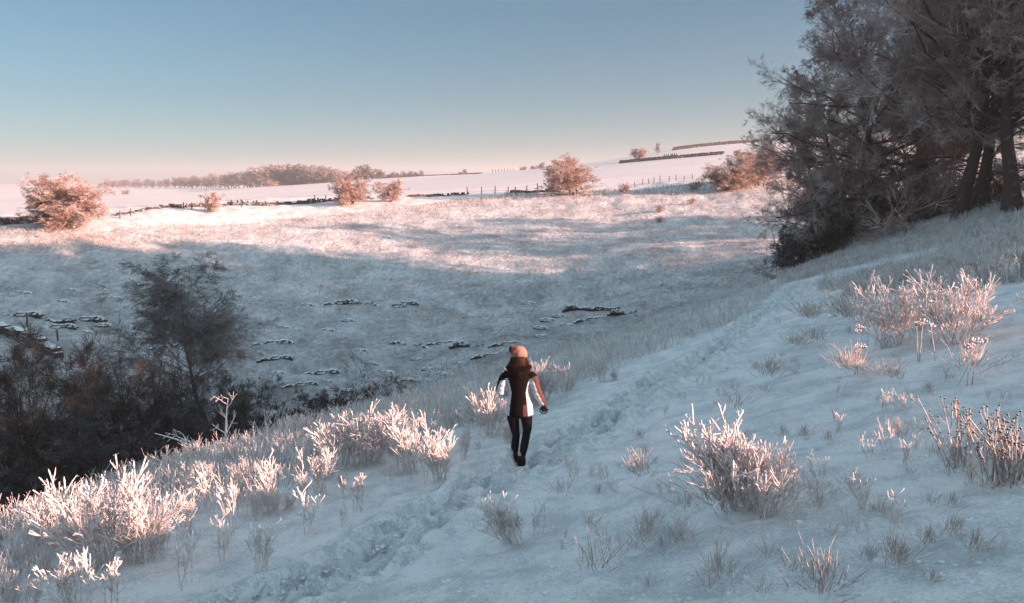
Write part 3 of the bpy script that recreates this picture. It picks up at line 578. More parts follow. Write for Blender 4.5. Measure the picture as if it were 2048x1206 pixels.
# the ridge band: dense frosted stems between path and drop
def forked_cover(x, y, z, r, h, rad, mat, name, label, side=2, lean=0.35):
    P, R = blades(x, y, z, r, h, rad, lean, 4, 3, .1); a = Acc(); tubes(a, P, R, 4)
    P2, R2 = grow(P, R, side, .45, .95, .5, 32, 3, .08, .06, .9, r, rad*.7); tubes(a, P2, R2, 3)
    tag(link(name, a.mesh(name, M[mat])), label, 'grass', kind='stuff')
def dens(y): return np.clip(14/np.maximum(y, 5), .15, 1)**1.2
def band(x, y, z, nr, s, r):
    rr_ = np.hypot(x, y); th = np.arctan2(x, y); Rc = np.interp(th, CT, CR); pd = path_dist(x, y)
    left = (x < np.interp(y, PATH[:, 1], PATH[:, 0]))
    inb = (rr_ > Rc*np.interp(th, [-.6, -.3, 0, .3, .5], [.70, .66, .62, .62, .8])) & (rr_ < Rc+3.5)
    return left & inb & (pd > 1.0) & (th < .33) & (r.uniform(0, 1, len(x)) < dens(y)*(.75+.8*noise(x/1.2, y/1.2, 12)))
x, y, z, r = scatter(260000, (-14, 20, 6, 56), band, 61)
forked_cover(x, y, z, r, 0.36, 0.0050, 'heather', 'frosted_undergrowth', 'dense frosted stems along the edge of the bank left of the footpath')
def fringe(x, y, z, nr, s, r):
    rr_ = np.hypot(x, y); th = np.arctan2(x, y); Rc = np.interp(th, CT, CR); left = (x < np.interp(y, PATH[:, 1], PATH[:, 0])-.4)
    return left & (rr_ > Rc*np.interp(th, [-.6, -.3, 0, .3, .5], [.60, .60, .60, .72, .9])) & (rr_ < Rc+1.5) & (path_dist(x, y) > .9) & (th < .33) & (r.uniform(0, 1, len(x)) < dens(y)*np.clip(.10+2.0*noise(x/.9, y/.9, 32), 0, 1))
x, y, z, r = scatter(60000, (-14, 20, 6, 56), fringe, 63)
forked_cover(x, y, z, r, 0.46, 0.0062, 'stem', 'frosted_fringe', 'taller white frosted stems standing among the growth on the left bank', 4, .45)
def heath(x, y, z, nr, s, r):
    u = 1024+x/y*F_PX; rr_ = np.hypot(x, y); th = np.arctan2(x, y); Rc = np.interp(th, CT, CR); right = x > np.interp(y, PATH[:, 1], PATH[:, 0])
    rng_ok = (y+9*fbm(x, y, 5, 2, 15) > np.interp(u, [1560, 1700, 1850, 2048, 2200], [38, 29, 22, 19, 17])) & (rr_ < Rc+2.0)
    return right & rng_ok & (path_dist(x, y) > 1.1) & (u > 1560) & (r.uniform(0, 1, len(x)) < dens(y)*1.5*np.clip(.30+3.2*fbm(x, y, 3.2, 2, 14), 0, 1))
x, y, z, r = scatter(330000, (8, 42, 14, 54), heath, 62)
forked_cover(x, y, z, r, 0.42, 0.0072, 'heather', 'frosted_heather', 'grey frosted heather covering the bank below the beeches')

# ------------------------------------------------------------------ foreground plants, each a thing
def forked(seed, n, sp, rad, side=4, fan=0.0):
    """unit height antler-like frosted stems"""
    r = np.random.default_rng(seed); a = Acc(); az_ = r.uniform(0, 6.28, n); l = np.abs(r.normal(0, sp, n))
    m = 6; P = np.zeros((n, m, 3)); d = np.stack([np.cos(az_)*l+fan, np.sin(az_)*l*.7, np.ones(n)], 1); d /= np.linalg.norm(d, axis=1, keepdims=True)
    P[:, 0, :2] = r.normal(0, .09, (n, 2)); P[:, 0, 2] = -.04; L = r.uniform(.55, 1.0, n)
    for j in range(1, m): d = d+r.normal(0, .09, (n, 3)); d[:, 2] += .03; d /= np.linalg.norm(d, axis=1, keepdims=True); P[:, j] = P[:, j-1]+d*(L/(m-1))[:, None]
    R = np.tile(np.linspace(1, .85, m)[None]*rad, (n, 1)); R[:, -1] *= .35
    tubes(a, P, R, 6)
    P2, R2 = grow(P, R*0+rad, side, .35, .97, .50, 27, 5, .06, .06, .9, r, rad*.6); R2[:] = rad*.85; R2[:, 3] = rad*1.45; R2[:, 2] = rad*1.0; R2[:, 4] = rad*.35
    P2[:, 3] = P2[:, 4]*.80+P2[:, 2]*.20; tubes(a, P2, R2, 5)
    P3, R3 = grow(P2, R2*0+rad*.75, 1, .3, .7, .6, 35, 4, .06, .05, .9, r, rad*.5); R3[:] = rad*.7; R3[:, 2] = rad; R3[:, 3] = rad*.3; tubes(a, P3, R3, 4)
    for PP, RR, c in ((P, R, 26), (P2, R2, 7), (P3, R3, 4)):          # rime needles standing off the stems
        N_, NR = grow(PP, RR*0+rad*.45, c, .15, 1.0, .5, 62, 2, .02, .05, .9, r, rad*.3, lambda t: .028+0*t); tubes(a, N_, NR, 3)
    return a.mesh('frosted_plant', M['stem'])
def tuft(seed, n, rad=.009, sp=.55, mound=True, mat='blade'):
    r = np.random.default_rng(seed); a = Acc(); x = r.normal(0, .13, n); y = r.normal(0, .10, n)
    P, R = blades(x, y, np.zeros(n), r, .75, rad, sp, 5, 5, .35); P[:, :, 0] += (P[:, :, 2]**1.5)*.15; R[:, -1] *= .5; tubes(a, P, R, 4)
    P2, R2 = grow(P, R, 2, .3, .9, .38, 30, 3, .05, .03, .8, r, rad*.7); tubes(a, P2, R2, 3)
    return a.mesh('grass_tuft', M[mat])
def mound_mesh(seed):
    r = np.random.default_rng(seed); a = Acc(); nr_, na = 7, 18; R = np.linspace(0.02, 1, nr_); A = np.linspace(0, 6.2832, na, endpoint=False)
    X = R[:, None]*np.cos(A); Y = R[:, None]*np.sin(A); Z = .5*np.cos(R*1.75)[:, None]+.35*fbm(X*1.0+seed, Y, .6, 3, seed)*(1-R[:, None]**2)
    i = np.arange(nr_-1)[:, None]*na; j = np.arange(na)[None]; j2 = (j+1) % na
    a.add(np.stack([X, Y, Z], -1), np.stack([i+j, i+na+j, i+na+j2, i+j2], -1)); return a.mesh('snow_mound', M['clod'])
FK = [forked(500+i, n, sp, rd, sd) for i, (n, sp, rd, sd) in enumerate([(22, .48, .0068, 6), (30, .55, .0064, 6), (12, .38, .0072, 6), (32, .65, .0062, 7), (5, .3, .009, 6), (4, .5, .009, 6)])]
FKL = forked(520, 30, .30, .0066, 6, -.42)
TF_ = [tuft(530+i, n, rd, sp) for i, (n, rd, sp) in enumerate([(60, .008, .42), (90, .0075, .5), (36, .009, .36), (130, .0065, .45)])]
MD = [mound_mesh(i) for i in range(3)]
# knapweed and umbels
def knap(seed, n, headm='head', umbel=False):
    r = np.random.default_rng(seed); a = Acc(); x = r.normal(0, .16, n); y = r.normal(0, .12, n)
    P, R = blades(x, y, np.zeros(n), r, .85, .010, .28, 5, 5, .2); tubes(a, P, R, 4); P2, R2 = grow(P, R, 2 if not umbel else 0, .5, .9, .35, 28, 4, .05, .06, .9, r, .007) if not umbel else (P[:0, :4], R[:0, :4]); tubes(a, P2, R2, 3)
    tips = np.concatenate([P[:, -1], P2[:, -1]]) if not umbel else P[:, -1]
    b = Acc()
    if umbel:
        U = np.repeat(tips, 14, 0); d = r.normal(0, 1, U.shape); d[:, 2] = np.abs(d[:, 2])*.6+.5; d /= np.linalg.norm(d, axis=1, keepdims=True); E = U+d*r.uniform(.07, .12, (len(U), 1))
        tubes(a, np.stack([U, (U+E)/2, E], 1), np.full((len(U), 3), .006), 3); tips = E; hs_ = .016
    else: hs_ = .015
    K = len(tips); t = np.array([-1, -.6, 0, .6, 1.0]); PP = tips[:, None, :]+np.array([0, 0, 1.])*t[None, :, None]*hs_; RR = np.tile(np.array([.3, .85, 1, .85, .25])*hs_, (K, 1)); tubes(b, PP, RR, 6)
    return a.mesh('stems', M['blade']), b.mesh('seed_heads', M[headm])
KN = [knap(600, 46), knap(601, 16)]; UM = [knap(610, 5, 'stem', True), knap(611, 3, 'stem', True)]
def plant(name, me, px, py, hpx, rz=0, label='', cat='plant', group=None, wide=1.0, mound=0, heads=None):
    p = hit(px, py, 2.2, 70); s = hpx*p[1]/F_PX*1.12
    o = link(name, me if heads is None else None, (p[0], p[1], p[2]-0.01), rz, (s*wide, s*wide, s)); tag(o, label, cat, group)
    if heads is not None: link('stems', heads[0], parent=o); link('seed_heads', heads[1], parent=o)
    if mound: m = link('snow_mound', MD[int(px) % 3], (0, 0, -0.06), 0, (mound, mound*.8, mound*.4), o)
    return o
G1 = 'frosted forked plants left of the footpath'
for (k, px, py, h, w, lab) in [
    (3, 205, 1130, 175, 1.1, 'biggest bushy frosted clump at the lower left, bright pink in the sun'), (1, 290, 1120, 150, 1.0, 'tall bright frosted clump overlapping the biggest lower-left clump on its right'),
    (0, 120, 1085, 110, 1, 'sunlit forked clump left of the biggest lower-left clump'), (2, 60, 1120, 80, 1, 'small forked plant near the left edge, sunlit tips'),
    (0, 150, 1210, 100, 1.3, 'sprawling frosted stems cut by the bottom edge at left'), (4, 220, 1215, 110, 1.2, 'forked frosted stems at the bottom edge below the biggest clump'), (2, 60, 1225, 70, 1.2, 'frosted stems in the bottom left corner'),
    (5, 345, 1180, 130, 1.2, 'arching frosted stems right of the biggest lower-left clump'), (5, 430, 1130, 90, 1.3, 'two crossed low frosted stems left of the lone upright fork'), (2, 520, 1145, 95, 1.0, 'lone upright frosted fork standing nearest the path at lower left'),
    (4, 470, 1060, 105, 1, 'slim frosted fork behind the lone upright fork'), (5, 600, 1075, 90, 1.4, 'crossed frosted twigs left of the path bend'), (4, 712, 1025, 85, 1.1, 'single branched frosted stem with spread arms beside the path'),
    (4, 686, 1058, 45, .7, 'pair of short upright frosted stalks beside the path'), (2, 540, 1010, 90, 1.1, 'mid-size frosted fork in the middle of the left bank'), (4, 420, 1020, 90, 1, 'thin tall frosted stem in the middle of the left bank'), (0, 640, 990, 90, 1, 'bright frosted clump halfway between the lower-left clump and the walker'),
    (1, 690, 935, 105, 1.2, 'large bright clump on the left bank, left of the tallest ridge clump'), (3, 745, 930, 105, 1.2, 'densest bright clump left of the walker, nearest the drop'), (0, 830, 945, 110, 1.2, 'bright tangled clump left of the walker, beside the path'), (1, 880, 960, 95, 1.1, 'bright frosted clump touching the path left of the walker'),
    (1, 790, 905, 80, 1.2, 'sunlit clump behind the tangled clump left of the walker'), (2, 925, 920, 50, .9, 'small frosted fork nearest the left of the walker\'s boots'),
    (1, 985, 870, 85, 1.1, 'sunlit clump right behind the walker\'s left side'), (3, 968, 850, 70, 1.1, 'frosted bush on the ridge just left of the walker\'s jacket'),
    (1, 1085, 805, 75, 1.1, 'sunlit clump behind the walker\'s right hand'), (4, 1130, 800, 75, 1.0, 'tall forked plant right of the walker\'s hand'), (2, 1205, 765, 50, .9, 'small frosted fork right of the walker where the ridge rises'), (3, 1055, 815, 75, 1.0, 'frosted clump half hidden behind the walker\'s arm')]:
    plant('frosted_plant', FK[k], px, py, h, px*.37, lab, 'plant', G1, w)
G2 = 'frosted plants right of the footpath'
plant('frosted_plant', FKL, 1495, 1020, 190, 0.2, 'large leaning clump with bright antler-like tips in the right foreground', 'plant', G2, 1.15)
plant('frosted_plant', FK[1], 1530, 1030, 140, 2, 'rusty frosted clump against the right of the leaning antler-like clump', 'plant', G2, 1.1, .5)
plant('grass_tuft', TF_[3], 1450, 1040, 120, 1, 'dense low grass at the foot of the leaning antler-like clump', 'grass tuft', G2, 1.4, .5)
plant('frosted_plant', FKL, 1030, 1090, 95, 0.0, 'leaning frosted clump beside the path at bottom centre', 'plant', G2, 1.2, .5)
plant('frosted_plant', FK[5], 1060, 1075, 75, 1, 'short sunlit stems right beside the bottom-centre leaning clump', 'plant', G2, 1.0)
for (k, px, py, h, w, md, lab) in [(0, 1280, 965, 80, 1.3, .5, 'wide brownish tuft right of the path, left of the antler-like clump'), (2, 1125, 1000, 58, 1, .4, 'small upright tuft at the path edge below the walker'),
    (2, 1190, 1160, 115, .85, .45, 'tall narrow tuft on a snow mound at bottom centre-right'), (0, 1285, 1100, 75, 1.1, .45, 'arching tuft between the bottom tuft and the antler-like clump'), (0, 1635, 1030, 62, 1, .4, 'small tuft right of the antler-like clump'),
    (2, 1705, 1005, 70, 1.0, .4, 'short upright brown tuft at right foreground'), (1, 1760, 1040, 58, 1.3, .5, 'low spreading snow-laden tuft at right foreground'), (0, 1640, 1205, 140, 1.3, .35, 'tall loose tuft at the bottom edge, right of centre'), (2, 1580, 1160, 75, 1, .4, 'small tuft beside the tall loose bottom tuft'),
    (2, 1470, 825, 55, 1.1, .3, 'small tuft in the snow midway up the right slope'), (0, 1535, 765, 65, 1.2, 0, 'brown tuft on the right slope, left of the umbel-topped plant'), (1, 1630, 690, 48, 1.4, 0, 'low brown tuft right of the distant path'),
    (3, 1700, 755, 75, 1.1, .3, 'tuft at the foot of the umbel-topped plant'), (1, 1775, 765, 55, 1.1, 0, 'low tuft right of the umbel-topped plant'), (3, 1620, 650, 62, 1.1, 0, 'small dense brown bush nearest the upper path'), (3, 1700, 655, 85, 1.5, 0, 'large rusty brown frosted bush on the upper right slope'),
    (1, 1590, 700, 40, 1.3, 0, 'faint tuft right of the upper path'), (1, 1940, 755, 90, .9, 0, 'frosted fan-shaped plant on the right slope under the bright pair'), (0, 1605, 880, 40, 1.2, .3, 'tiny tuft in open snow above the antler-like clump'), (2, 1840, 870, 40, 1, .2, 'tiny tuft in the open snow at right')]:
    plant('grass_tuft', TF_[k], px, py, h, px*.7, lab, 'grass tuft', G2, w, md)
plant('frosted_plant', FK[3], 1775, 695, 120, 1, 'bright-tipped forked plant on the right slope, left of the taller pair', 'plant', G2, 1.2)
plant('frosted_plant', FK[3], 1905, 690, 130, 2.2, 'tallest bright-tipped forked plant on the upper right slope', 'plant', G2, 1.2)
plant('frosted_plant', FK[1], 1840, 660, 75, .6, 'bright-tipped plant between the two larger upper right plants', 'plant', G2, 1.1)
plant('umbel_plant', None, 1700, 750, 90, .4, 'plant with a bright white clustered umbel top on the right slope', 'plant', None, .9, 0, UM[0])
plant('umbel_plant', None, 1855, 725, 105, 1.4, 'tall thin plant with pink umbel tops between the bright-tipped plants', 'plant', None, .8, 0, UM[1])
plant('umbel_plant', None, 1940, 770, 120, 3.4, 'grey shaded umbel plant with a double head at the right', 'plant', None, .8, 0, UM[1])
plant('knapweed', None, 2020, 965, 150, 0, 'dense knapweed clump with dark seed heads at the right edge', 'plant', None, 1.0, 0, KN[0])
plant('knapweed', None, 1905, 940, 135, 1, 'sparser knapweed with bright frosted heads left of the dense clump', 'plant', None, .9, 0, KN[1])
plant('knapweed', None, 1985, 920, 95, 2, 'shorter knapweed behind the dense clump', 'plant', None, 1.0, 0, KN[1])
MAJ = [(o, o['label']) for o in COL.objects if o.get('group') in (G1, G2) or o.name.startswith(('umbel', 'knapweed'))]
def topx(p): d = np.array(p); f = d[1]*math.cos(PITCH)-d[2]*math.sin(PITCH); u = d[1]*math.sin(PITCH)+d[2]*math.cos(PITCH); return 1024+F_PX*d[0]/f, 603-F_PX*u/f
def near_label(p, what, marks):
    x0, y0 = topx(p); b = min(marks, key=lambda m: math.hypot(m[0]-x0, 1.6*(m[1]-y0))); dx, dy = x0-b[0], y0-b[1]
    side = ('right of' if dx > 0 else 'left of') if abs(dx) > 1.3*abs(dy) else ('in front of' if dy > 0 else 'behind')
    return what+' '+side+' the '+b[2]
def short(l):
    for w in (' with ', ' beside ', ' at the ', ' behind ', ' by ', ' on the left bank', ' cut '):
        if w in l and len(l.split(w)[0].split()) >= 3: l = l.split(w)[0]
    return ' '.join(l.split(',')[0].split()[:9])
MK = [(*topx(o.location), short(l)) for o, l in MAJ]
# scattered minor tufts
r = np.random.default_rng(33); cnt = 0
while cnt < 150:
    px = r.uniform(1120, 2060); py = r.uniform(640, 1200)
    p = hit(px, py, 2.2, 60)
    if float(path_dist(p[:1], p[1:2])[0]) < .95 or p[0] < np.interp(p[1], PATH[:, 1], PATH[:, 0]): continue
    cnt += 1; tag(link('grass_tuft', TF_[2 if cnt % 3 else 0] if cnt % 2 else FK[5], (p[0], p[1], p[2]-.02), r.uniform(0, 6), r.uniform(.10, .30)), near_label(p, 'tiny frosted sprig', MK), 'grass tuft', 'tiny sprigs right of the footpath')
cnt = 0
while cnt < 120:
    px = r.uniform(0, 1230); py = np.interp(px, [0, 600, 1000, 1230], [1100, 900, 790, 720])+r.uniform(-40, 120)
    p = hit(px, py, 2.2, 40)
    if float(path_dist(p[:1], p[1:2])[0]) < .9 or p[0] > np.interp(p[1], PATH[:, 1], PATH[:, 0]): continue
    cnt += 1; tag(link('frosted_plant', FK[[0, 2, 4, 5, 1][cnt % 5]], (p[0], p[1], p[2]-.02), r.uniform(0, 6), r.uniform(.22, .45)), near_label(p, 'small white fork', MK), 'plant', 'small forks left of the footpath')

# ------------------------------------------------------------------ the walker
def from_mods(o):
    dg = bpy.context.evaluated_depsgraph_get(); me = bpy.data.meshes.new_from_object(o.evaluated_get(dg)); o.modifiers.clear(); o.data = me; return o
def skinned(name, verts, edges, radii, mat, parent=None, sub=2):
    me = bpy.data.meshes.new(name); me.from_pydata([tuple(v) for v in verts], edges, []); o = link(name, me, parent=parent)
    o.modifiers.new('s', 'SKIN'); sk = me.skin_vertices[0].data
    for i, rr in enumerate(radii): sk[i].radius = (rr, rr) if np.isscalar(rr) else rr
    sk[0].use_root = True
    m = o.modifiers.new('u', 'SUBSURF'); m.levels = m.render_levels = sub
    from_mods(o); o.data.materials.clear(); o.data.materials.append(mat)
    for p in o.data.polygons: p.use_smooth = True
    return o
def closed(acc, P, R, k=14, flat=None):
    """capped tube through points P with (rx, ry) radii"""
    P = np.array(P, float); R = np.array([(q, q) if np.isscalar(q) else q for q in R], float)
    T = np.gradient(P, axis=0); T /= np.linalg.norm(T, axis=1, keepdims=True)
    ref = np.array([0, 1., 0]); U = np.cross(ref, T); U /= np.linalg.norm(U, axis=1, keepdims=True)+1e-9; V = np.cross(T, U)
    a = np.arange(k)*2*math.pi/k
    rings = [P[0]-T[0]*R[0].min()*.4] + []
    VV = P[:, None]+R[:, 0][:, None, None]*np.cos(a)[None, :, None]*U[:, None]+R[:, 1][:, None, None]*np.sin(a)[None, :, None]*V[:, None]
    VV = np.concatenate([np.repeat((P[0]-T[0]*R[0].min()*.5)[None, None], k, 1), VV, np.repeat((P[-1]+T[-1]*R[-1].min()*.5)[None, None], k, 1)])
    n = len(VV); i = np.arange(n-1)[:, None]*k; j = np.arange(k)[None]; j2 = (j+1) % k
    acc.add(VV, np.stack([i+j, i+j2, i+k+j2, i+k+j], -1))
def remeshed(name, acc, mat, vox, parent, disp=None):
    o = link(name, acc.mesh(name, mat), parent=parent)
    m = o.modifiers.new('r', 'REMESH'); m.mode = 'VOXEL'; m.voxel_size = vox; m.use_smooth_shade = True
    m = o.modifiers.new('s', 'SMOOTH'); m.factor = .5; m.iterations = 4
    from_mods(o)
    if not o.data.materials: o.data.materials.append(mat)
    for p in o.data.polygons: p.use_smooth = True
    return o
def walker():
    skin = plain('skin', (0.55, 0.36, 0.28), .6); blk = plain('jacket_black', (0.008, 0.005, 0.0045), .9, .5, 25); blk_sunlit = plain('jacket_black_sunlit', (0.075, 0.030, 0.020), .8, .4, 25); wht = plain('jacket_white', (0.50, 0.52, 0.54), .6, .4, 20)  # brown copy of the black cloth: orange sun painted in, right sleeve and hem
    leg = plain('leggings_black', (0.010, 0.010, 0.011), .8); hatm = plain('knit_hat', (0.26, 0.15, 0.125), .95, 1.0, 40); hairm = plain('brown_hair', (0.035, 0.015, 0.009), .6, .8, 50)
    furm = plain('hood_fur', (0.04, 0.02, 0.014), .95); boot = plain('boot_leather', (0.018, 0.011, 0.010), .7, .4, 30); glov = plain('glove_knit', (0.03, 0.018, 0.018), .9, .5, 60)
    # joints, metres, facing +Y; x right
    lk, rk_ = (-.045, .06, .43), (.105, .0, .47); la, ra = (-.055, -.04, .10), (.02, -.20, .13)
    V = [(0, 0, .90), (0, -.01, 1.06), (0, .0, 1.28), (0, .01, 1.40), (0, .03, 1.50), (0, .05, 1.60), (-.085, 0, .86), lk, la, (-.06, .08, .05), (.085, 0, .86), rk_, ra, (.02, -.09, .06),
         (-.17, 0, 1.34), (-.27, -.03, 1.09), (-.20, .17, 1.02), (.17, 0, 1.34), (.245, -.03, 1.10), (.34, .05, .90)]
    E = [(0, 1), (1, 2), (2, 3), (3, 4), (4, 5), (0, 6), (6, 7), (7, 8), (8, 9), (0, 10), (10, 11), (11, 12), (12, 13), (2, 14), (14, 15), (15, 16), (2, 17), (17, 18), (18, 19)]
    Rr = [(.13, .09), (.10, .08), (.13, .09), .05, .075, .085, .075, .045, .035, .028, .075, .045, .035, .028, .05, .036, .026, .05, .036, .026]
    b = skinned('person', V, E, Rr, skin)
    # face: nose and ears, set on the head facing away along the path
    fa = Acc(); closed(fa, [(0, .13, 1.575), (0, .155, 1.56), (0, .145, 1.545)], [.008, .014, .008], 8)
    for sx in (-1, 1): closed(fa, [(sx*.088, .05, 1.59), (sx*.094, .045, 1.565), (sx*.088, .05, 1.545)], [.008, .014, .008], 8)
    link('face', fa.mesh('face', skin), parent=b)
    # legs
    a = Acc(); closed(a, [(0, 0, .95), (0, 0, .86)], [(.16, .12), (.17, .13)])
    closed(a, [(-.085, 0, .90), (-.088, .02, .70), (-.058, .05, .50), lk, (-.058, .01, .30), (-.065, -.03, .12)], [.09, .088, .064, .057, .060, .042])
    closed(a, [(.085, 0, .90), (.105, .0, .72), (.118, .0, .54), rk_, (.08, -.09, .33), (.045, -.17, .15)], [.09, .088, .064, .058, .060, .042])
    remeshed('leggings', a, leg, .012, b)
    for nm, ank, toe in (('boot', (-.065, -.04, .12), (-.085, .15, .03)), ('boot', (.045, -.17, .13), (.065, .02, .03))):
        a = Acc(); A, T = np.array(ank), np.array(toe); hl = A+np.array([0, -.03, -.085])
        closed(a, [A+np.array([0, 0, .05]), A, hl+np.array([0, .02, .03])], [.062, .062, .058]); closed(a, [hl, (hl+T)/2+np.array([0, 0, .012]), T], [(.054, .055), (.058, .052), (.048, .038)])
        bo = remeshed(nm, a, boot, .010, b)
        c = Acc(); closed(c, [A+np.array([0, 0, .03]), A+np.array([0, 0, .05]), A+np.array([0, 0, .07])], [.052, .058, .050]); link('fur_cuff', c.mesh('fur_cuff', furm), parent=bo)
        c = Acc(); closed(c, [hl+np.array([0, -.03, -.035]), T+np.array([0, .03, -.028])], [(.045, .012), (.04, .012)]); link('sole', c.mesh('sole', blk), parent=bo)
    # jacket
    a = Acc(); closed(a, [(0, 0, .765), (0, 0, .86), (0, 0, .98), (0, -.005, 1.09), (0, 0, 1.20), (0, 0, 1.31), (0, .01, 1.385), (0, .02, 1.43)], [(.205, .15), (.196, .145), (.170, .13), (.150, .12), (.172, .128), (.186, .122), (.13, .095), (.07, .07)], 24)
    closed(a, [(-.15, .01, 1.345), (-.205, -.01, 1.29), (-.238, -.03, 1.20), (-.262, -.04, 1.09), (-.24, .06, 1.05), (-.20, .18, 1.02)], [.068, .076, .072, .066, .06, .048])
    closed(a, [(.15, .01, 1.345), (.195, -.01, 1.29), (.222, -.03, 1.20), (.255, -.035, 1.10), (.30, .0, 1.00), (.345, .05, .905)], [.068, .074, .070, .064, .058, .046])
    j = remeshed('jacket', a, blk, .009, b); j.data.materials.clear(); j.data.materials.append(blk); j.data.materials.append(wht); j.data.materials.append(blk_sunlit)
    for q in (blk, leg, furm, hairm, boot): q.node_tree.nodes['Principled BSDF'].inputs['Specular IOR Level'].default_value = .06
    n = len(j.data.vertices); co = np.empty(n*3); j.data.vertices.foreach_get('co', co); co = co.reshape(-1, 3)
    cz = co[:, 2]; fold = .0022*np.sin(cz*95+3*co[:, 0]*9)*(np.abs(co[:, 0]) > .19) + .0015*np.sin(cz*40+co[:, 0]*20)     # creases
    nv = np.empty(n*3); j.data.vertices.foreach_get('normal', nv); co += nv.reshape(-1, 3)*fold[:, None]; j.data.vertices.foreach_set('co', co.ravel())
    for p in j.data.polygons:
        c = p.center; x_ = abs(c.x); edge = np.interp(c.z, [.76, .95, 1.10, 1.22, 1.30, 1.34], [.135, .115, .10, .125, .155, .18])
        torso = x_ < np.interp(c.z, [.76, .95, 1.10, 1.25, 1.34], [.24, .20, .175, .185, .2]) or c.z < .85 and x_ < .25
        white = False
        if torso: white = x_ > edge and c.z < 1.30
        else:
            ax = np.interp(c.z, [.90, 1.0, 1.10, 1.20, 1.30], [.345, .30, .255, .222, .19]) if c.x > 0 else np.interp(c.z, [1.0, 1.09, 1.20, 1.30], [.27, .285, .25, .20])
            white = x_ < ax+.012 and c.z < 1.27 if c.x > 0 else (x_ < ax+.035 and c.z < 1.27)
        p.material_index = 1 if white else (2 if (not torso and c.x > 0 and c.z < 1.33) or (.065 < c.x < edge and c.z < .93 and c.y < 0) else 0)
    # hood with fur trim
    a = Acc(); closed(a, [(-.13, -.03, 1.42), (-.09, -.11, 1.395), (0, -.14, 1.375), (.09, -.11, 1.395), (.13, -.03, 1.42)], [.035, .05, .055, .05, .035]); ho = remeshed('hood', a, blk, .01, b)
    r = np.random.default_rng(3); a = Acc(); t = r.uniform(-2.9, -.25, 2600); bx = .145*np.cos(t); by = .02+.135*np.sin(t); bz = 1.455+.012*np.cos(3*t)
    P0 = np.stack([bx, by, bz], 1)+r.normal(0, .010, (len(t), 3)); d = np.stack([np.cos(t)*.7, np.sin(t)*.7, np.full(len(t), .1)], 1)+r.normal(0, .6, (len(t), 3)); d /= np.linalg.norm(d, axis=1, keepdims=True)
    tubes(a, np.stack([P0, P0+d*.02, P0+d*.036+np.array([0, 0, -.008])], 1), np.tile([[.003, .0025, .001]], (len(t), 1)), 3); link('fur_trim', a.mesh('fur_trim', furm), parent=ho)
    # hair
    a = Acc(); closed(a, [(0, .01, 1.60), (0, -.03, 1.52), (0, -.055, 1.45), (0.01, -.09, 1.40)], [(.098, .09), (.108, .08), (.115, .06), (.07, .03)]); ha = remeshed('hair', a, hairm, .01, b)
    a = Acc(); t = r.uniform(-2.9, -.2, 700); P = np.stack([.10*np.cos(t), .03+.10*np.sin(t), r.uniform(1.50, 1.60, len(t))], 1); q = P[:, None]+np.linspace(0, 1, 6)[None, :, None]*np.stack([.04*np.cos(t)+r.normal(0, .02, len(t)), -.035+r.normal(0, .012, len(t)), -r.uniform(.10, .19, len(t))], 1)[:, None]
    q[:, :, 0] += .01*np.sin(np.linspace(0, 6, 6))[None]*r.normal(0, 1, (len(t), 1)); tubes(a, q, np.tile(np.linspace(.005, .002, 6), (len(t), 1)), 4); link('hair_strands', a.mesh('hair_strands', hairm), parent=ha)
    # hat with ribbed knit and pompom
    a = Acc(); nu, nv = 48, 22; u = np.linspace(0, 2*math.pi, nu, endpoint=False); v = np.linspace(0, 1, nv)
    w_ = np.clip((v-.25)/.75, 0, 1)*math.pi/2; rr = np.where(v < .25, .106+.05*v, .119*np.cos(w_)**.8); zz = 1.555+np.where(v < .25, v*.28, .07+.125*np.sin(w_))
    k_ = 1+.035*np.sin(u*24)[None]*(v < .97)[:, None]+.02*np.sin(v*60)[:, None]
    VV = np.stack([rr[:, None]*k_*np.cos(u)[None]-.02*v[:, None], .045+rr[:, None]*k_*np.sin(u)[None]*1.02-.05*v[:, None], np.repeat(zz[:, None], nu, 1)], -1)
    i = np.arange(nv-1)[:, None]*nu; jj = np.arange(nu)[None]; j2 = (jj+1) % nu; a.add(VV, np.stack([i+jj, i+j2, i+nu+j2, i+nu+jj], -1)); ht = link('hat', a.mesh('hat', hatm), parent=b)
    a = Acc(); d = r.normal(size=(1500, 3)); d /= np.linalg.norm(d, axis=1, keepdims=True); c0 = np.array([-.085, -.085, 1.715]); tubes(a, np.stack([c0+d*.01, c0+d*.04, c0+d*.056], 1), np.tile([[.006, .005, .003]], (1500, 1)), 3); link('pompom', a.mesh('pompom', hatm), parent=ht)
    # gloved hands: palm, five fingers
    def hand(w, fdir, tdir, nm):
        w = np.array(w); fdir = np.array(fdir)/np.linalg.norm(fdir); side = np.array(tdir)/np.linalg.norm(tdir); nrm = np.cross(fdir, side)
        V = [w, w+fdir*.035, w+fdir*.075]; Ed = [(0, 1), (1, 2)]; Rr = [.024, (.034, .020), (.036, .018)]
        for q, (o_, L) in enumerate([(.030, .066), (.010, .075), (-.010, .070), (-.029, .055)]):
            b0 = w+fdir*.08+side*o_; c1 = nrm*.35+fdir; c2 = nrm*.9+fdir*.5; i0 = len(V)
            V += [b0, b0+c1/np.linalg.norm(c1)*L*.5, b0+c1/np.linalg.norm(c1)*L*.5+c2/np.linalg.norm(c2)*L*.5]; Ed += [(2, i0), (i0, i0+1), (i0+1, i0+2)]; Rr += [.011, .010, .008]
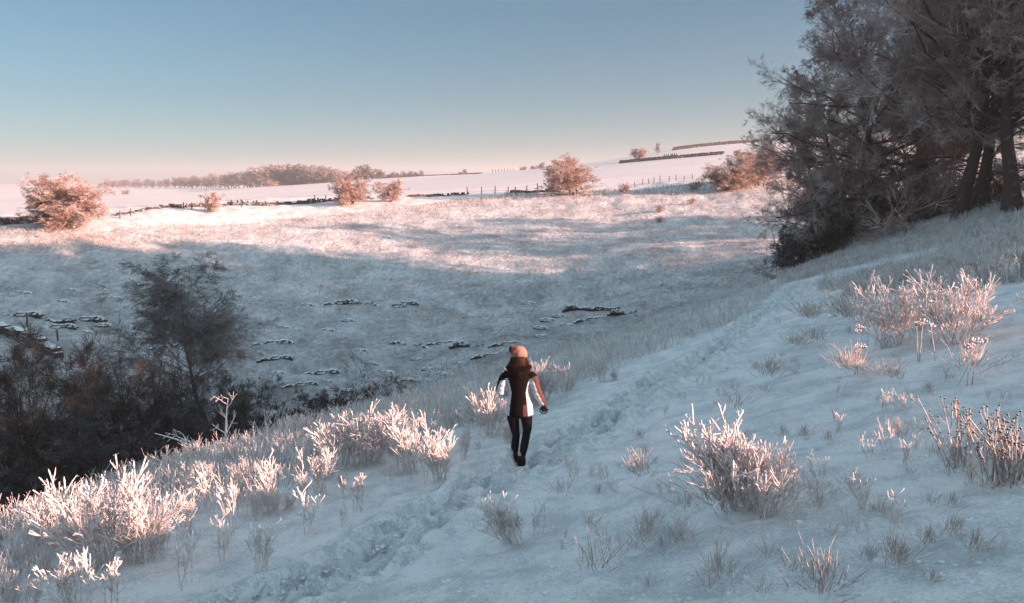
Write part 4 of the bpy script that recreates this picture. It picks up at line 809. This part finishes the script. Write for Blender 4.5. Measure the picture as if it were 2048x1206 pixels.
        i0 = len(V); b0 = w+fdir*.03+side*.036; V += [b0, b0+fdir*.025+side*.02+nrm*.01, b0+fdir*.055+side*.02+nrm*.025]; Ed += [(1, i0), (i0, i0+1), (i0+1, i0+2)]; Rr += [.013, .011, .009]
        skinned(nm, V, Ed, Rr, glov, b, 1)
    hand((.345, .05, .905), (.25, .35, -.9), (-.75, .6, 0), 'glove'); hand((-.20, .18, 1.02), (.8, .5, -.15), (.1, .3, .9), 'glove')
    a = Acc(); th_ = np.linspace(0, 2*math.pi, 17); P = np.stack([.345+.052*np.cos(th_), .09+.02*np.sin(th_), .80+.045*np.sin(th_)], 1)[None]; tubes(a, P, np.full((1, 17), .008), 6)
    closed(a, [(.315, .085, .83), (.34, .09, .80), (.385, .09, .80)], [.02, .032, .02]); s_ = link('dog_lead', a.mesh('dog_lead', glov))
    p = hit(1038, 911, 4, 30); b.location = (p[0], p[1], p[2]-.16); b.rotation_euler = (0, 0, math.radians(-4)); b.scale = (1.0, 1.0, 1.0)
    k = (932-684)*p[1]/F_PX/1.70; b.scale = (k, k, k)
    s_.location = b.location; s_.rotation_euler = b.rotation_euler; s_.scale = b.scale
    tag(b, 'walker seen from behind in a bobble hat, black and white jacket and black leggings', 'person'); tag(s_, 'small dark bundle held in the walker\'s gloved right hand', 'bundle'); s_.name = 'dark_bundle'
walker()

# ------------------------------------------------------------------ haze
def haze():
    bm = bmesh.new(); bmesh.ops.create_cube(bm, size=1.0); me = bpy.data.meshes.new('haze'); bm.to_mesh(me); bm.free()
    o = link('haze', me, (0, 0, 17), 0, (6600, 6600, 1)); zb, zt = -32, 48; o.location = (0, 0, (zb+zt)/2); o.scale = (6600, 6600, zt-zb)
    m = bpy.data.materials.new('haze'); m.use_nodes = True; n = m.node_tree; n.nodes.clear()
    v = n.nodes.new('ShaderNodeVolumePrincipled'); v.inputs['Density'].default_value = 0.0005; v.inputs['Color'].default_value = (0.88, 0.92, 0.95, 1); v.inputs['Anisotropy'].default_value = 0.2
    out = n.nodes.new('ShaderNodeOutputMaterial'); n.links.new(v.outputs[0], out.inputs['Volume']); me.materials.append(m)
    tag(o, 'thin pale mist lying over the far fields', 'mist', kind='stuff')
haze()
